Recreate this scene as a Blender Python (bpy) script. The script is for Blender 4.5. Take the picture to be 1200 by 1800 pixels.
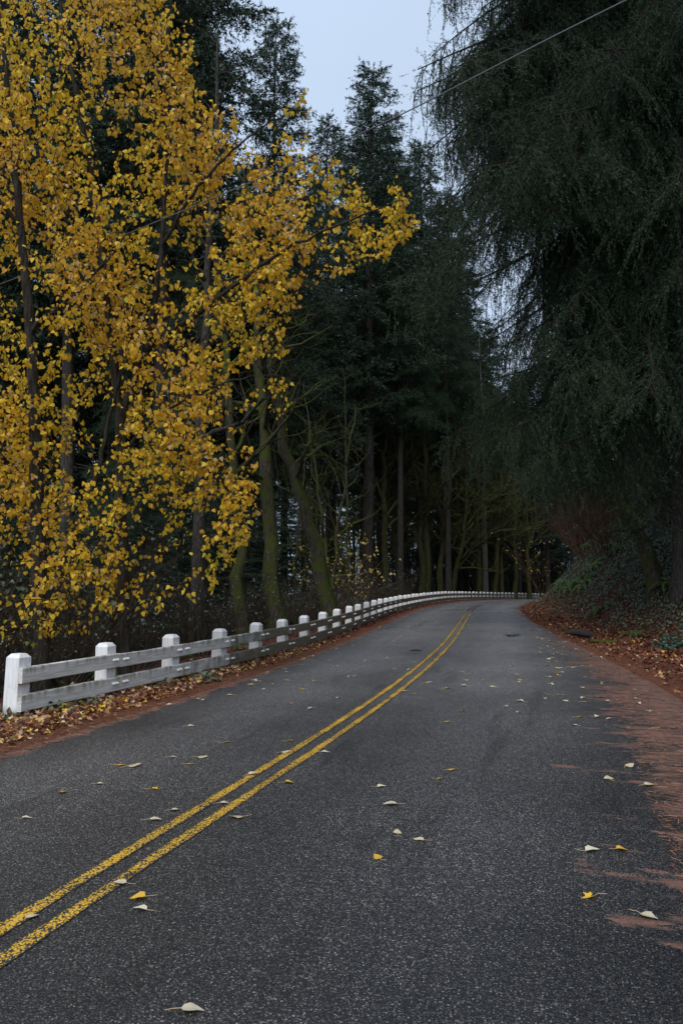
import bpy, math, random
import numpy as np
from mathutils import Vector, Matrix, Quaternion

sc = bpy.context.scene
for o in list(bpy.data.objects):
    bpy.data.objects.remove(o, do_unlink=True)

# ------------------------------------------------------------------ camera
CAM_H = 1.7
PITCH = math.atan(120.0 / 1300.0)
cam_d = bpy.data.cameras.new("camera")
cam_d.sensor_fit = 'VERTICAL'
cam_d.sensor_height = 36.0
cam_d.lens = 26.0
cam_d.clip_start = 0.05
cam_d.clip_end = 4000.0
cam = bpy.data.objects.new("camera", cam_d)
sc.collection.objects.link(cam)
cam.location = (0, 0, CAM_H)
cam.rotation_euler = (math.pi / 2 + PITCH, 0, 0)
sc.camera = cam

# ------------------------------------------------------------------ world: overcast daylight
SUN_EL, SUN_AZ = math.radians(48), math.radians(200)
w = bpy.data.worlds.new("World")
sc.world = w
w.use_nodes = True
nt = w.node_tree
nt.nodes.clear()
out = nt.nodes.new('ShaderNodeOutputWorld')
bg = nt.nodes.new('ShaderNodeBackground')
sky = nt.nodes.new('ShaderNodeTexSky')
sky.sky_type = 'NISHITA'
sky.sun_disc = False
sky.sun_elevation = SUN_EL
sky.sun_rotation = SUN_AZ
sky.air_density = 1.0
sky.dust_density = 4.0
mix = nt.nodes.new('ShaderNodeMix')
mix.data_type = 'RGBA'
mix.inputs[0].default_value = 0.88
mix.inputs[7].default_value = (4.55, 5.6, 7.15, 1)       # even high cloud layer
tc = nt.nodes.new('ShaderNodeTexCoord')
nz = nt.nodes.new('ShaderNodeTexNoise')
nz.inputs['Scale'].default_value = 2.2
nz.inputs['Detail'].default_value = 4
mr = nt.nodes.new('ShaderNodeMapRange')
mr.inputs[1].default_value = 0.3
mr.inputs[2].default_value = 0.7
mr.inputs[3].default_value = 0.94
mr.inputs[4].default_value = 1.06
mul = nt.nodes.new('ShaderNodeVectorMath')
mul.operation = 'SCALE'
nt.links.new(tc.outputs['Generated'], nz.inputs['Vector'])
nt.links.new(nz.outputs['Fac'], mr.inputs[0])
nt.links.new(sky.outputs[0], mix.inputs[6])
nt.links.new(mix.outputs[2], mul.inputs[0])
nt.links.new(mr.outputs[0], mul.inputs['Scale'])
nt.links.new(mul.outputs[0], bg.inputs['Color'])
bg.inputs['Strength'].default_value = 0.1
nt.links.new(bg.outputs[0], out.inputs[0])

sun_d = bpy.data.lights.new("sun", 'SUN')
sun_d.energy = 1.5
sun_d.angle = math.radians(40)
sun_d.color = (1.0, 0.97, 0.93)
sun = bpy.data.objects.new("sun", sun_d)
sc.collection.objects.link(sun)
sun.rotation_euler = (math.pi / 2 - SUN_EL, 0, math.pi - SUN_AZ)

sc.view_settings.view_transform = 'Standard'
sc.view_settings.look = 'None'
sc.view_settings.exposure = 0.46
sc.view_settings.gamma = 1.0
sc.view_settings.use_curve_mapping = False
sc.render.engine = 'CYCLES'
sc.cycles.max_bounces = 5
sc.cycles.diffuse_bounces = 2
sc.cycles.glossy_bounces = 2
sc.cycles.transmission_bounces = 2
sc.cycles.transparent_max_bounces = 4
sc.cycles.use_denoising = True
try:
    sc.cycles.denoiser = 'OPENIMAGEDENOISE'
except Exception:
    pass

# ------------------------------------------------------------------ helpers
def at(px, py, Y):
    """a traced sight line of the photograph met at distance Y"""
    u = (px - 600) / 1300.0
    v = (900 - py) / 1300.0
    d = math.cos(PITCH) - v * math.sin(PITCH)
    return np.array([u / d * Y, Y, CAM_H + (math.sin(PITCH) + v * math.cos(PITCH)) / d * Y])


class MB:
    """collects geometry; build() links it as ONE mesh object"""
    def __init__(self):
        self.V, self.F, self.M, self.T, self.n = [], [], [], [], 0

    def add(self, V, F, mat=0, tint=None):
        V = np.asarray(V, dtype=np.float64).reshape(-1, 3)
        F = np.asarray(F, dtype=np.int64)
        self.V.append(V)
        self.F.append(F + self.n)
        self.M.append(np.full(len(F), mat, dtype=np.int32))
        self.T.append(np.full(len(V), 0.5) if tint is None else np.broadcast_to(tint, (len(V),)))
        self.n += len(V)
        return self

    def mesh(self, name, mats, smooth=False, tint=False):
        me = bpy.data.meshes.new(name)
        V = np.concatenate(self.V)
        me.vertices.add(len(V))
        me.vertices.foreach_set('co', V.astype(np.float32).ravel())
        sizes = np.concatenate([np.full(len(f), f.shape[1], dtype=np.int32) for f in self.F])
        loops = np.concatenate([f.ravel() for f in self.F]).astype(np.int32)
        me.loops.add(len(loops))
        me.loops.foreach_set('vertex_index', loops)
        me.polygons.add(len(sizes))
        starts = np.concatenate([[0], np.cumsum(sizes)[:-1]]).astype(np.int32)
        me.polygons.foreach_set('loop_start', starts)
        me.polygons.foreach_set('material_index', np.concatenate(self.M))
        me.polygons.foreach_set('use_smooth', np.full(len(sizes), bool(smooth)))
        if tint:
            a = me.attributes.new('tint', 'FLOAT', 'POINT')
            a.data.foreach_set('value', np.concatenate(self.T).astype(np.float32))
        for m in (mats if isinstance(mats, (list, tuple)) else [mats]):
            me.materials.append(m)
        me.update(calc_edges=True)
        me.validate()
        return me

    def build(self, name, mats, parent=None, smooth=False, tint=False, kind=None):
        return link(name, self.mesh(name, mats, smooth, tint), parent, kind)


def link(name, data, parent=None, kind=None):
    o = bpy.data.objects.new(name, data)
    sc.collection.objects.link(o)
    if parent is not None:
        o.parent = parent
    if kind:
        o['kind'] = kind
    return o


def tag(o, label, cat, group=None):
    o['label'] = label
    o['category'] = cat
    if group:
        o['group'] = group
    return o


def thing(name, label, cat, loc=(0, 0, 0), group=None):
    o = link(name, None)
    o.location = loc
    return tag(o, label, cat, group)


def copy_tree(o, parent=None):
    c = o.copy()
    sc.collection.objects.link(c)
    if parent is not None:
        c.parent = parent
    for ch in list(o.children):
        copy_tree(ch, c)
    return c


def unit(a):
    a = np.asarray(a, float)
    return a / np.maximum(np.linalg.norm(a, axis=-1, keepdims=True), 1e-9)


def tube(mb, P, R, k=6, mat=0, cap=True, rough=0.0, rng=None):
    P = np.asarray(P, float)
    n = len(P)
    R = np.broadcast_to(R, (n,))
    T = unit(np.gradient(P, axis=0))
    ref = np.array([1.0, 0, 0]) if abs(T[0][0]) < 0.8 else np.array([0, 1.0, 0])
    N = np.zeros((n, 3))
    v = ref - T[0] * np.dot(ref, T[0])
    v /= np.linalg.norm(v)
    for i in range(n):
        v = v - T[i] * np.dot(v, T[i])
        v /= max(np.linalg.norm(v), 1e-9)
        N[i] = v
    B = np.cross(T, N)
    a = np.linspace(0, 2 * np.pi, k, endpoint=False)
    rr = R[:, None] * np.ones(k)
    if rough and rng is not None:
        rr = rr * (1 + rough * rng.normal(size=(n, k)))
    V = P[:, None, :] + rr[..., None] * (np.cos(a)[None, :, None] * N[:, None, :] + np.sin(a)[None, :, None] * B[:, None, :])
    i = np.arange(n - 1)[:, None] * k
    j = np.arange(k)[None, :]
    j2 = (j + 1) % k
    F = np.stack([i + j, i + j2, i + k + j2, i + k + j], -1).reshape(-1, 4)
    mb.add(V.reshape(-1, 3), F, mat)
    if cap and k >= 5:
        mb.add(V[-1], [list(range(k))], mat)
    return V


def smooth_path(P, n, wob=0.0, rng=None):
    """Catmull-Rom through the points"""
    P = np.asarray(P, float)
    Q = np.concatenate([[2 * P[0] - P[1]], P, [2 * P[-1] - P[-2]]])
    t = np.linspace(0, len(P) - 1 - 1e-6, n)
    i = t.astype(int)
    f = (t - i)[:, None]
    a, b, c, d = Q[i], Q[i + 1], Q[i + 2], Q[i + 3]
    r = 0.5 * ((2 * b) + (-a + c) * f + (2 * a - 5 * b + 4 * c - d) * f ** 2 + (-a + 3 * b - 3 * c + d) * f ** 3)
    if wob and rng is not None:
        r[1:] += rng.normal(size=r[1:].shape) * wob
    return r


# ------------------------------------------------------------------ materials
def new_mat(name):
    m = bpy.data.materials.new(name)
    m.use_nodes = True
    t = m.node_tree
    return m, t, t.nodes['Principled BSDF']


def N(t, typ, **kw):
    n = t.nodes.new(typ)
    for k, v in kw.items():
        if k in n.inputs.keys():
            n.inputs[k].default_value = v
        else:
            setattr(n, k, v)
    return n


def ramp(t, src, stops, interp='LINEAR'):
    r = t.nodes.new('ShaderNodeValToRGB')
    r.color_ramp.interpolation = interp
    e = r.color_ramp.elements
    while len(e) < len(stops):
        e.new(0.5)
    for x, (p, c) in zip(e, stops):
        x.position = p
        x.color = (c[0], c[1], c[2], 1) if isinstance(c, (tuple, list)) else (c, c, c, 1)
    t.links.new(src, r.inputs[0])
    return r


def mixc(t, fac, a, b):
    m = t.nodes.new('ShaderNodeMix')
    m.data_type = 'RGBA'
    for sock, val in ((0, fac), (6, a), (7, b)):
        if hasattr(val, 'is_linked') or isinstance(val, bpy.types.NodeSocket):
            t.links.new(val, m.inputs[sock])
        else:
            m.inputs[sock].default_value = val if sock == 0 else (*val, 1)
    return m.outputs[2]


def math_n(t, op, a, b=None, c=None, clamp=False):
    m = t.nodes.new('ShaderNodeMath')
    m.operation = op
    m.use_clamp = clamp
    for i, v in enumerate((a, b, c)):
        if v is None:
            continue
        if isinstance(v, bpy.types.NodeSocket):
            t.links.new(v, m.inputs[i])
        else:
            m.inputs[i].default_value = v
    return m.outputs[0]


def mrange(t, v, a, b, c=0.0, d=1.0, smooth=False):
    m = t.nodes.new('ShaderNodeMapRange')
    if smooth:
        m.interpolation_type = 'SMOOTHSTEP'
    t.links.new(v, m.inputs[0])
    for i, x in enumerate((a, b, c, d)):
        m.inputs[i + 1].default_value = x
    return m.outputs[0]


def noise(t, vec, scale, detail=3, rough=0.5):
    n = t.nodes.new('ShaderNodeTexNoise')
    n.inputs['Scale'].default_value = scale
    n.inputs['Detail'].default_value = detail
    n.inputs['Roughness'].default_value = rough
    if vec is not None:
        t.links.new(vec, n.inputs['Vector'])
    return n.outputs['Fac']


def mapping(t, vec, scale):
    m = t.nodes.new('ShaderNodeMapping')
    m.inputs['Scale'].default_value = scale
    t.links.new(vec, m.inputs[0])
    return m.outputs[0]


def bump(t, bsdf, h, strength=0.5, dist=0.02):
    b = t.nodes.new('ShaderNodeBump')
    b.inputs['Strength'].default_value = strength
    b.inputs['Distance'].default_value = dist
    t.links.new(h, b.inputs['Height'])
    t.links.new(b.outputs[0], bsdf.inputs['Normal'])


def leaf_mat(name, stops, trans=0.35, rough=0.5, spec=0.3):
    m, t, b = new_mat(name)
    at_ = N(t, 'ShaderNodeAttribute')
    at_.attribute_name = 'tint'
    r = ramp(t, at_.outputs['Fac'], stops)
    t.links.new(r.outputs[0], b.inputs['Base Color'])
    b.inputs['Roughness'].default_value = rough
    b.inputs['Specular IOR Level'].default_value = spec
    if trans:
        tr = N(t, 'ShaderNodeBsdfTranslucent')
        t.links.new(r.outputs[0], tr.inputs['Color'])
        mx = N(t, 'ShaderNodeMixShader')
        mx.inputs[0].default_value = trans
        t.links.new(b.outputs[0], mx.inputs[1])
        t.links.new(tr.outputs[0], mx.inputs[2])
        t.links.new(mx.outputs[0], t.nodes['Material Output'].inputs[0])
    return m


def needle_mat(name, c1, c2, c3):
    m, t, b = new_mat(name)
    at_ = N(t, 'ShaderNodeAttribute')
    at_.attribute_name = 'tint'
    oi = N(t, 'ShaderNodeObjectInfo')
    g = N(t, 'ShaderNodeTexCoord')
    v = math_n(t, 'ADD', math_n(t, 'MULTIPLY', at_.outputs['Fac'], 0.7), math_n(t, 'MULTIPLY', oi.outputs['Random'], 0.3))
    r = ramp(t, v, [(0.0, c1), (0.55, c2), (1.0, c3)])
    t.links.new(r.outputs[0], b.inputs['Base Color'])
    b.inputs['Roughness'].default_value = 0.7
    b.inputs['Specular IOR Level'].default_value = 0.12
    return m


def bark_mat(name, dark, light, moss=None, moss_amt=0.5, vscale=(9, 9, 1.6)):
    m, t, b = new_mat(name)
    g = N(t, 'ShaderNodeTexCoord').outputs['Object']
    n1 = noise(t, mapping(t, g, vscale), 2.2, 6, 0.65)
    n2 = noise(t, g, 1.3, 4)
    col = mixc(t, mrange(t, n1, 0.35, 0.68), dark, light)
    if moss is not None:
        geo = N(t, 'ShaderNodeNewGeometry')
        sx = N(t, 'ShaderNodeSeparateXYZ')
        t.links.new(geo.outputs['Normal'], sx.inputs[0])
        n3 = noise(t, g, 2.6, 5, 0.7)
        f = math_n(t, 'ADD', math_n(t, 'MULTIPLY', sx.outputs[2], 0.28), math_n(t, 'ADD', n3, math_n(t, 'MULTIPLY', n2, 0.5)))
        f = mrange(t, f, 1.02 - moss_amt * 0.6, 1.25 - moss_amt * 0.6, smooth=True)
        n4 = noise(t, g, 22, 3)
        mc = mixc(t, n4, tuple(x * 0.55 for x in moss), tuple(x * 1.45 for x in moss))
        col = mixc(t, f, col, mc)
    t.links.new(col, b.inputs['Base Color'])
    b.inputs['Roughness'].default_value = 0.92
    b.inputs['Specular IOR Level'].default_value = 0.15
    bump(t, b, n1, 1.0, 0.05)
    return m


M = {}
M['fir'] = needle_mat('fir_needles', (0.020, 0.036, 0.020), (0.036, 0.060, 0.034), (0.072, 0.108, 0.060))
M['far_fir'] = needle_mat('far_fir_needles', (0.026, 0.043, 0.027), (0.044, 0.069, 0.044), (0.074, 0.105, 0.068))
M['fir_bark'] = bark_mat('fir_bark', (0.022, 0.019, 0.016), (0.085, 0.076, 0.066), (0.05, 0.065, 0.015), 0.12)
M['fir_twig'] = bark_mat('fir_twig', (0.014, 0.012, 0.010), (0.036, 0.031, 0.026), (0.04, 0.05, 0.012), 0.1)
M['grey_bark'] = bark_mat('grey_bark', (0.06, 0.058, 0.052), (0.22, 0.21, 0.19))
M['moss_bark'] = bark_mat('mossy_bark', (0.028, 0.024, 0.018), (0.10, 0.085, 0.06), (0.060, 0.074, 0.015), 0.62, (6, 6, 2))
M['limb_moss_lit'] = bark_mat('limb_moss_lit', (0.035, 0.032, 0.022), (0.11, 0.10, 0.06), (0.072, 0.080, 0.022), 0.66, (6, 6, 2))  # mossy limbs, colour lifted above the trunk moss to paint in light
M['poplar_bark'] = bark_mat('poplar_bark', (0.018, 0.016, 0.013), (0.075, 0.066, 0.054), (0.05, 0.06, 0.02), 0.12)
M['twig'] = bark_mat('twig_bark', (0.032, 0.024, 0.018), (0.085, 0.062, 0.045))
M['brown_twig'] = bark_mat('brown_twig', (0.060, 0.036, 0.024), (0.15, 0.085, 0.055))
M['poplar_leaf'] = leaf_mat('poplar_leaf', [(0.0, (0.30, 0.33, 0.03)), (0.12, (0.76, 0.57, 0.05)), (0.45, (0.86, 0.56, 0.04)),
                                            (0.75, (0.82, 0.46, 0.035)), (0.92, (0.60, 0.31, 0.06)), (1.0, (0.68, 0.50, 0.26))], 0.45)
M['litter'] = leaf_mat('leaf_litter', [(0.0, (0.05, 0.018, 0.012)), (0.35, (0.15, 0.05, 0.03)), (0.62, (0.24, 0.09, 0.05)),
                                       (0.74, (0.42, 0.25, 0.13)), (0.85, (0.68, 0.55, 0.36)), (0.93, (0.62, 0.34, 0.03)), (1.0, (0.66, 0.42, 0.04))], 0.1)
M['fallen'] = leaf_mat('fallen_leaf', [(0.0, (0.62, 0.57, 0.43)), (0.45, (0.55, 0.43, 0.26)), (0.7, (0.56, 0.32, 0.06)), (1.0, (0.72, 0.43, 0.02))], 0.08, 0.45)
M['ivy'] = leaf_mat('ivy', [(0.0, (0.05, 0.08, 0.05)), (0.4, (0.085, 0.125, 0.075)), (0.78, (0.15, 0.19, 0.125)), (0.92, (0.17, 0.14, 0.085)), (1.0, (0.24, 0.14, 0.09))], 0.15, 0.35, 0.5)
M['fern'] = leaf_mat('fern', [(0.0, (0.07, 0.13, 0.04)), (0.7, (0.115, 0.19, 0.055)), (1.0, (0.19, 0.21, 0.06))], 0.25)
M['bluegreen'] = leaf_mat('bluegreen', [(0.0, (0.045, 0.095, 0.07)), (1.0, (0.08, 0.15, 0.11))], 0.2)
M['yellow_small'] = leaf_mat('small_yellow', [(0.0, (0.55, 0.45, 0.06)), (1.0, (0.68, 0.50, 0.16))], 0.3)
M['pine_needle'] = leaf_mat('fallen_needles', [(0.0, (0.08, 0.034, 0.02)), (0.7, (0.22, 0.10, 0.055)), (1.0, (0.42, 0.24, 0.14))], 0.0, 0.8)

# ------------------------------------------------------------------ lie of the land
_yt = np.arange(-80, 520, 0.5)
def _table(Y, X, sig):
    v = np.interp(_yt, Y, X)
    k = np.exp(-0.5 * (np.arange(-40, 41) * 0.5 / sig) ** 2)
    k /= k.sum()
    vp = np.concatenate([v[0] + (v[1] - v[0]) * np.arange(-40, 0), v, v[-1] + (v[-1] - v[-2]) * np.arange(1, 41)])
    return np.convolve(vp, k, 'valid')
_Z = _table([-80, 0, 20, 26, 32, 42, 58, 74, 97, 130, 200, 520], [0, 0, 0, .10, .16, .13, .06, -.24, -.77, -1.7, -3, -6], 3.5)
_C = _table([-80, -10, 0, 3.9, 6.4, 8.6, 10.2, 14.1, 20.4, 31, 42.2, 58, 74, 97, 125, 150, 180, 520],
            [-26.6, -5.6, -2.65, -1.5, -.72, 0, .45, 1.48, 2.95, 5.15, 7.4, 12.1, 18.2, 29.5, 50, 80, 140, 800], 2.2)
_CS = 1 / np.sqrt(1 + np.gradient(_C, 0.5) ** 2)
_TOE = _table([-80, 12, 18, 25, 34, 42, 60, 520], [6.8, 6.6, 5.7, 4.8, 3.5, 3.0, 3.3, 3.3], 2)
_RE = _table([-80, 12, 20, 30, 60, 520], [4.6, 4.2, 3.3, 2.45, 2.6, 2.6], 2)
_S = np.concatenate([[0], np.cumsum(0.5 / _CS[:-1])])

def tz(y): return np.interp(y, _yt, _Z)
def tc_(y): return np.interp(y, _yt, _C)
def tcs(y): return np.interp(y, _yt, _CS)

def H(x, y):
    x = np.asarray(x, float)
    y = np.asarray(y, float)
    n = (x - tc_(y)) * tcs(y)
    z = tz(y).copy() if np.ndim(y) else tz(y)
    bumps = 0.5 * np.sin(x * 1.3 + 0.7 * y) + 0.5 * np.sin(0.9 * x - 1.7 * y + 1.3) + 0.4 * np.sin(2.7 * x + 2.1 * y) + 0.35 * np.sin(3.9 * y - 1.1 * x)
    toe = np.interp(y, _yt, _TOE)
    a = np.maximum(n - toe, 0)
    ease = a * a / (a + 0.7)
    rise = np.minimum(ease, 3.2) * 1.25 + np.clip(ease - 3.2, 0, 30) * 0.45 + np.clip(ease - 33, 0, 200) * 0.2
    b = np.maximum(-n - 4.5, 0)
    sl = np.interp(y, [0, 40, 80, 400], [0.36, 0.26, 0.08, 0.08])
    drop = np.minimum(b * b / (b + 1.5), 70) * sl
    off = np.clip(np.maximum(np.abs(n) - 2.9, 0) * 0.6, 0, 1) * 0.045
    amp = np.clip((a + b) * 0.25, 0.0, 1) * 0.16
    verge = np.where(n < 0, np.clip((-n - 2.75) / 0.5, 0, 1) * 0.03, 0)
    onroad = np.where((n > -2.7) & (n < np.interp(y, _yt, _RE) - 0.1), -0.05, 0.0)
    return z + rise - drop + bumps * (amp + off * 0.25) + verge + onroad + 0.002

def strip(n0, n1, y0, y1, nn, ny, zoff):
    """a ribbon that follows the road between lateral offsets n0..n1 (numbers or functions of y)"""
    ys = np.concatenate([np.linspace(y0, 40, int(ny * 0.6), endpoint=False), np.linspace(40, y1, ny - int(ny * 0.6))])
    V, UV = [], []
    for y in ys:
        a = n0(y) if callable(n0) else n0
        b = n1(y) if callable(n1) else n1
        nnv = np.linspace(a, b, nn)
        cs = tcs(y)
        dx = math.sqrt(max(1 - cs * cs, 0))
        x = tc_(y) + nnv * cs
        yy = y - nnv * dx
        V.append(np.stack([x, yy, tz(y) - 0.0022 * nnv * nnv + 0.022 + zoff], 1))
        s = np.interp(y, _yt, _S)
        UV.append(np.stack([nnv, np.full(nn, s)], 1))
    V = np.concatenate(V)
    UV = np.concatenate(UV)
    i = np.arange(len(ys) - 1)[:, None] * nn
    j = np.arange(nn - 1)[None]
    F = np.stack([i + j, i + j + 1, i + nn + j + 1, i + nn + j], -1).reshape(-1, 4)
    return V, F, UV

def set_uv(me, UV):
    l = me.uv_layers.new(name='lane')
    idx = np.empty(len(me.loops), dtype=np.int32)
    me.loops.foreach_get('vertex_index', idx)
    l.data.foreach_set('uv', UV[idx].astype(np.float32).ravel())

def uv_nodes(t):
    u = N(t, 'ShaderNodeUVMap')
    u.uv_map = 'lane'
    s = N(t, 'ShaderNodeSeparateXYZ')
    t.links.new(u.outputs[0], s.inputs[0])
    return u.outputs[0], s.outputs[0], s.outputs[1]

def voro(t, vec, scale, feature='F1', out_='Color'):
    v = N(t, 'ShaderNodeTexVoronoi')
    v.feature = feature
    v.inputs['Scale'].default_value = scale
    t.links.new(vec, v.inputs['Vector'])
    return v

# asphalt
m, t, b = new_mat('asphalt')
uv, un, us = uv_nodes(t)
vo = voro(t, uv, 112)
sep = N(t, 'ShaderNodeSeparateColor')
t.links.new(vo.outputs['Color'], sep.inputs[0])
grain = ramp(t, sep.outputs[0], [(0.0, (0.024, 0.022, 0.021)), (0.5, (0.056, 0.052, 0.050)), (0.8, (0.115, 0.108, 0.103)), (0.95, (0.22, 0.205, 0.19)), (1.0, (0.40, 0.38, 0.35))])
inside = mrange(t, vo.outputs['Distance'], 0.42, 0.62, 1.0, 0.0)
col = mixc(t, inside, (0.018, 0.018, 0.020), grain.outputs[0])
vo2 = voro(t, uv, 38)
sep2 = N(t, 'ShaderNodeSeparateColor')
t.links.new(vo2.outputs['Color'], sep2.inputs[0])
big = math_n(t, 'MULTIPLY', mrange(t, sep2.outputs[1], 0.93, 0.95), mrange(t, vo2.outputs['Distance'], 0.18, 0.3, 1, 0))
col = mixc(t, math_n(t, 'MULTIPLY', big, 0.8), col, (0.33, 0.31, 0.28))
# large scale: worn paler wheel tracks, darker damp patches
big_n = noise(t, uv, 0.35, 5, 0.6)
wheel = math_n(t, 'ABSOLUTE', math_n(t, 'SUBTRACT', math_n(t, 'ABSOLUTE', un), 1.45))
wheel = mrange(t, wheel, 0.15, 0.9, 0.16, -0.12, True)
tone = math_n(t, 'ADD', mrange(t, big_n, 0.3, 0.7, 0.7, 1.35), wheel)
tone = math_n(t, 'MULTIPLY', tone, mrange(t, us, 83, 106, 0.62, 3.0, True))      # paler far, darker near: sheen and vignette painted into the colour
edge_d = mrange(t, math_n(t, 'ABSOLUTE', math_n(t, 'ADD', un, -0.15)), 2.0, 3.1, 1.0, 0.6, True)
tone = math_n(t, 'MULTIPLY', tone, edge_d)
stain = noise(t, mapping(t, uv, (1.6, 0.22, 1)), 1.0, 5, 0.65)
tone = math_n(t, 'MULTIPLY', tone, mrange(t, stain, 0.55, 0.68, 1.0, 0.62, True))
sc_n = N(t, 'ShaderNodeVectorMath')
sc_n.operation = 'SCALE'
t.links.new(col, sc_n.inputs[0])
t.links.new(tone, sc_n.inputs['Scale'])
# brown conifer needles drifted in over the right edge, in ripples across the lane
rip = noise(t, mapping(t, uv, (1.7, 5.5, 1)), 1.0, 6, 0.7)
rip2 = noise(t, mapping(t, uv, (1.1, 1.7, 1)), 1.0, 5, 0.6)
fine = noise(t, uv, 70, 2, 0.7)
d = math_n(t, 'ADD', un, math_n(t, 'ADD', math_n(t, 'MULTIPLY', math_n(t, 'SUBTRACT', rip, 0.5), 3.2), math_n(t, 'MULTIPLY', math_n(t, 'SUBTRACT', rip2, 0.5), 3.4)))
d = math_n(t, 'ADD', d, math_n(t, 'MULTIPLY', math_n(t, 'SUBTRACT', fine, 0.5), 0.7))
far = math_n(t, 'ADD', mrange(t, us, 98, 118, 0.0, 0.75), mrange(t, us, 81.0, 89, -0.45, 0.12, True))
mask = mrange(t, math_n(t, 'ADD', d, far), 3.2, 3.42, smooth=True)
maskl = mrange(t, math_n(t, 'ADD', math_n(t, 'MULTIPLY', un, -1.0), math_n(t, 'ADD', math_n(t, 'MULTIPLY', math_n(t, 'SUBTRACT', rip2, 0.5), 0.7), math_n(t, 'MULTIPLY', math_n(t, 'SUBTRACT', fine, 0.5), 0.25))), 2.58, 2.68, smooth=True)
mask = math_n(t, 'MAXIMUM', mask, maskl)
ncol = mixc(t, mrange(t, noise(t, mapping(t, uv, (120, 40, 1)), 1.0, 3, 0.7), 0.3, 0.7), (0.075, 0.033, 0.022), (0.30, 0.140, 0.092))
ncol = mixc(t, mrange(t, noise(t, mapping(t, uv, (2.5, 9, 1)), 1.0, 5, 0.7), 0.42, 0.62), ncol, (0.045, 0.026, 0.020))
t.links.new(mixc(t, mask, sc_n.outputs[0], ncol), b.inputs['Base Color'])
t.links.new(mrange(t, mask, 0, 1, 0.42, 0.95), b.inputs['Roughness'])
b.inputs['Specular IOR Level'].default_value = 0.65
hh = math_n(t, 'ADD', math_n(t, 'MULTIPLY', inside, 0.6), math_n(t, 'MULTIPLY', sep.outputs[0], 0.5))
hh = math_n(t, 'ADD', hh, math_n(t, 'MULTIPLY', mask, 0.8))
bump(t, b, hh, 0.55, 0.005)
M['asphalt'] = m

# worn yellow road paint: paint in the stone tops, asphalt in the pits
m, t, b = new_mat('yellow_paint')
uv, un, us = uv_nodes(t)
vo = voro(t, uv, 80)
n1 = noise(t, uv, 60, 3, 0.7)
n2 = noise(t, uv, 2.2, 4)
pit = math_n(t, 'ADD', math_n(t, 'MULTIPLY', vo.outputs['Distance'], 0.75), math_n(t, 'MULTIPLY', n1, 0.7))
wear = math_n(t, 'ADD', pit, math_n(t, 'MULTIPLY', math_n(t, 'SUBTRACT', n2, 0.5), 0.5))
acr = N(t, 'ShaderNodeAttribute')
acr.attribute_name = 'across'
wear = math_n(t, 'ADD', wear, math_n(t, 'MULTIPLY', math_n(t, 'POWER', acr.outputs['Fac'], 3.0), 0.35))
wear = math_n(t, 'ADD', wear, mrange(t, us, 118, 128, 0.0, 0.5))
f = mrange(t, wear, 0.70, 0.82)
col = mixc(t, n1, (0.58, 0.31, 0.015), (0.78, 0.47, 0.04))
t.links.new(mixc(t, f, col, (0.03, 0.028, 0.024)), b.inputs['Base Color'])
b.inputs['Roughness'].default_value = 0.6
bump(t, b, pit, 0.6, -0.004)
M['paint'] = m

# forest floor / verge
m, t, b = new_mat('forest_floor')
uv, un, us = uv_nodes(t)
g = N(t, 'ShaderNodeTexCoord').outputs['Object']
nA = noise(t, g, 1.2, 6, 0.65)
nB = noise(t, g, 26, 4, 0.7)
nC = noise(t, g, 60, 3, 0.7)
soil = mixc(t, mrange(t, nB, 0.3, 0.7), (0.020, 0.013, 0.009), (0.060, 0.036, 0.024))
needles = mixc(t, mrange(t, nC, 0.3, 0.72), (0.07, 0.028, 0.016), (0.25, 0.10, 0.055))
redl = mixc(t, mrange(t, nB, 0.35, 0.65), (0.05, 0.02, 0.014), (0.17, 0.06, 0.04))
an = math_n(t, 'ADD', un, math_n(t, 'MULTIPLY', math_n(t, 'SUBTRACT', nA, 0.5), 1.4))
left = mrange(t, an, -3.7, -3.2, 0, 1, True)
right = mrange(t, an, 3.7, 5.4, 1, 0, True)
base = mixc(t, mrange(t, math_n(t, 'ABSOLUTE', an), 5.2, 7.2, 0, 1, True), redl, soil)
col = mixc(t, math_n(t, 'MULTIPLY', left, right), base, needles)
t.links.new(col, b.inputs['Base Color'])
b.inputs['Roughness'].default_value = 0.95
b.inputs['Specular IOR Level'].default_value = 0.15
bump(t, b, math_n(t, 'ADD', nB, nC), 0.8, 0.03)
M['floor'] = m

# fence paints
m, t, b = new_mat('white_post_paint')
g = N(t, 'ShaderNodeTexCoord').outputs['Object']
n1 = noise(t, mapping(t, g, (30, 30, 3)), 1, 5, 0.65)
n2 = noise(t, g, 5, 4)
sx = N(t, 'ShaderNodeSeparateXYZ')
t.links.new(g, sx.inputs[0])
low = mrange(t, math_n(t, 'ADD', sx.outputs[2], math_n(t, 'MULTIPLY', math_n(t, 'SUBTRACT', n2, 0.5), 0.25)), 0.02, 0.2, 1, 0)
col = mixc(t, mrange(t, n1, 0.42, 0.62), (0.86, 0.86, 0.86), (0.72, 0.72, 0.71))
col = mixc(t, math_n(t, 'MULTIPLY', mrange(t, n1, 0.63, 0.70), 0.7), col, (0.22, 0.20, 0.16))
col = mixc(t, math_n(t, 'MULTIPLY', mrange(t, n2, 0.56, 0.72), 0.45), col, (0.36, 0.36, 0.29))
col = mixc(t, math_n(t, 'MULTIPLY', low, 0.75), col, (0.16, 0.15, 0.09))
t.links.new(col, b.inputs['Base Color'])
b.inputs['Roughness'].default_value = 0.6
bump(t, b, n1, 0.35, 0.006)
M['post'] = m

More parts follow.
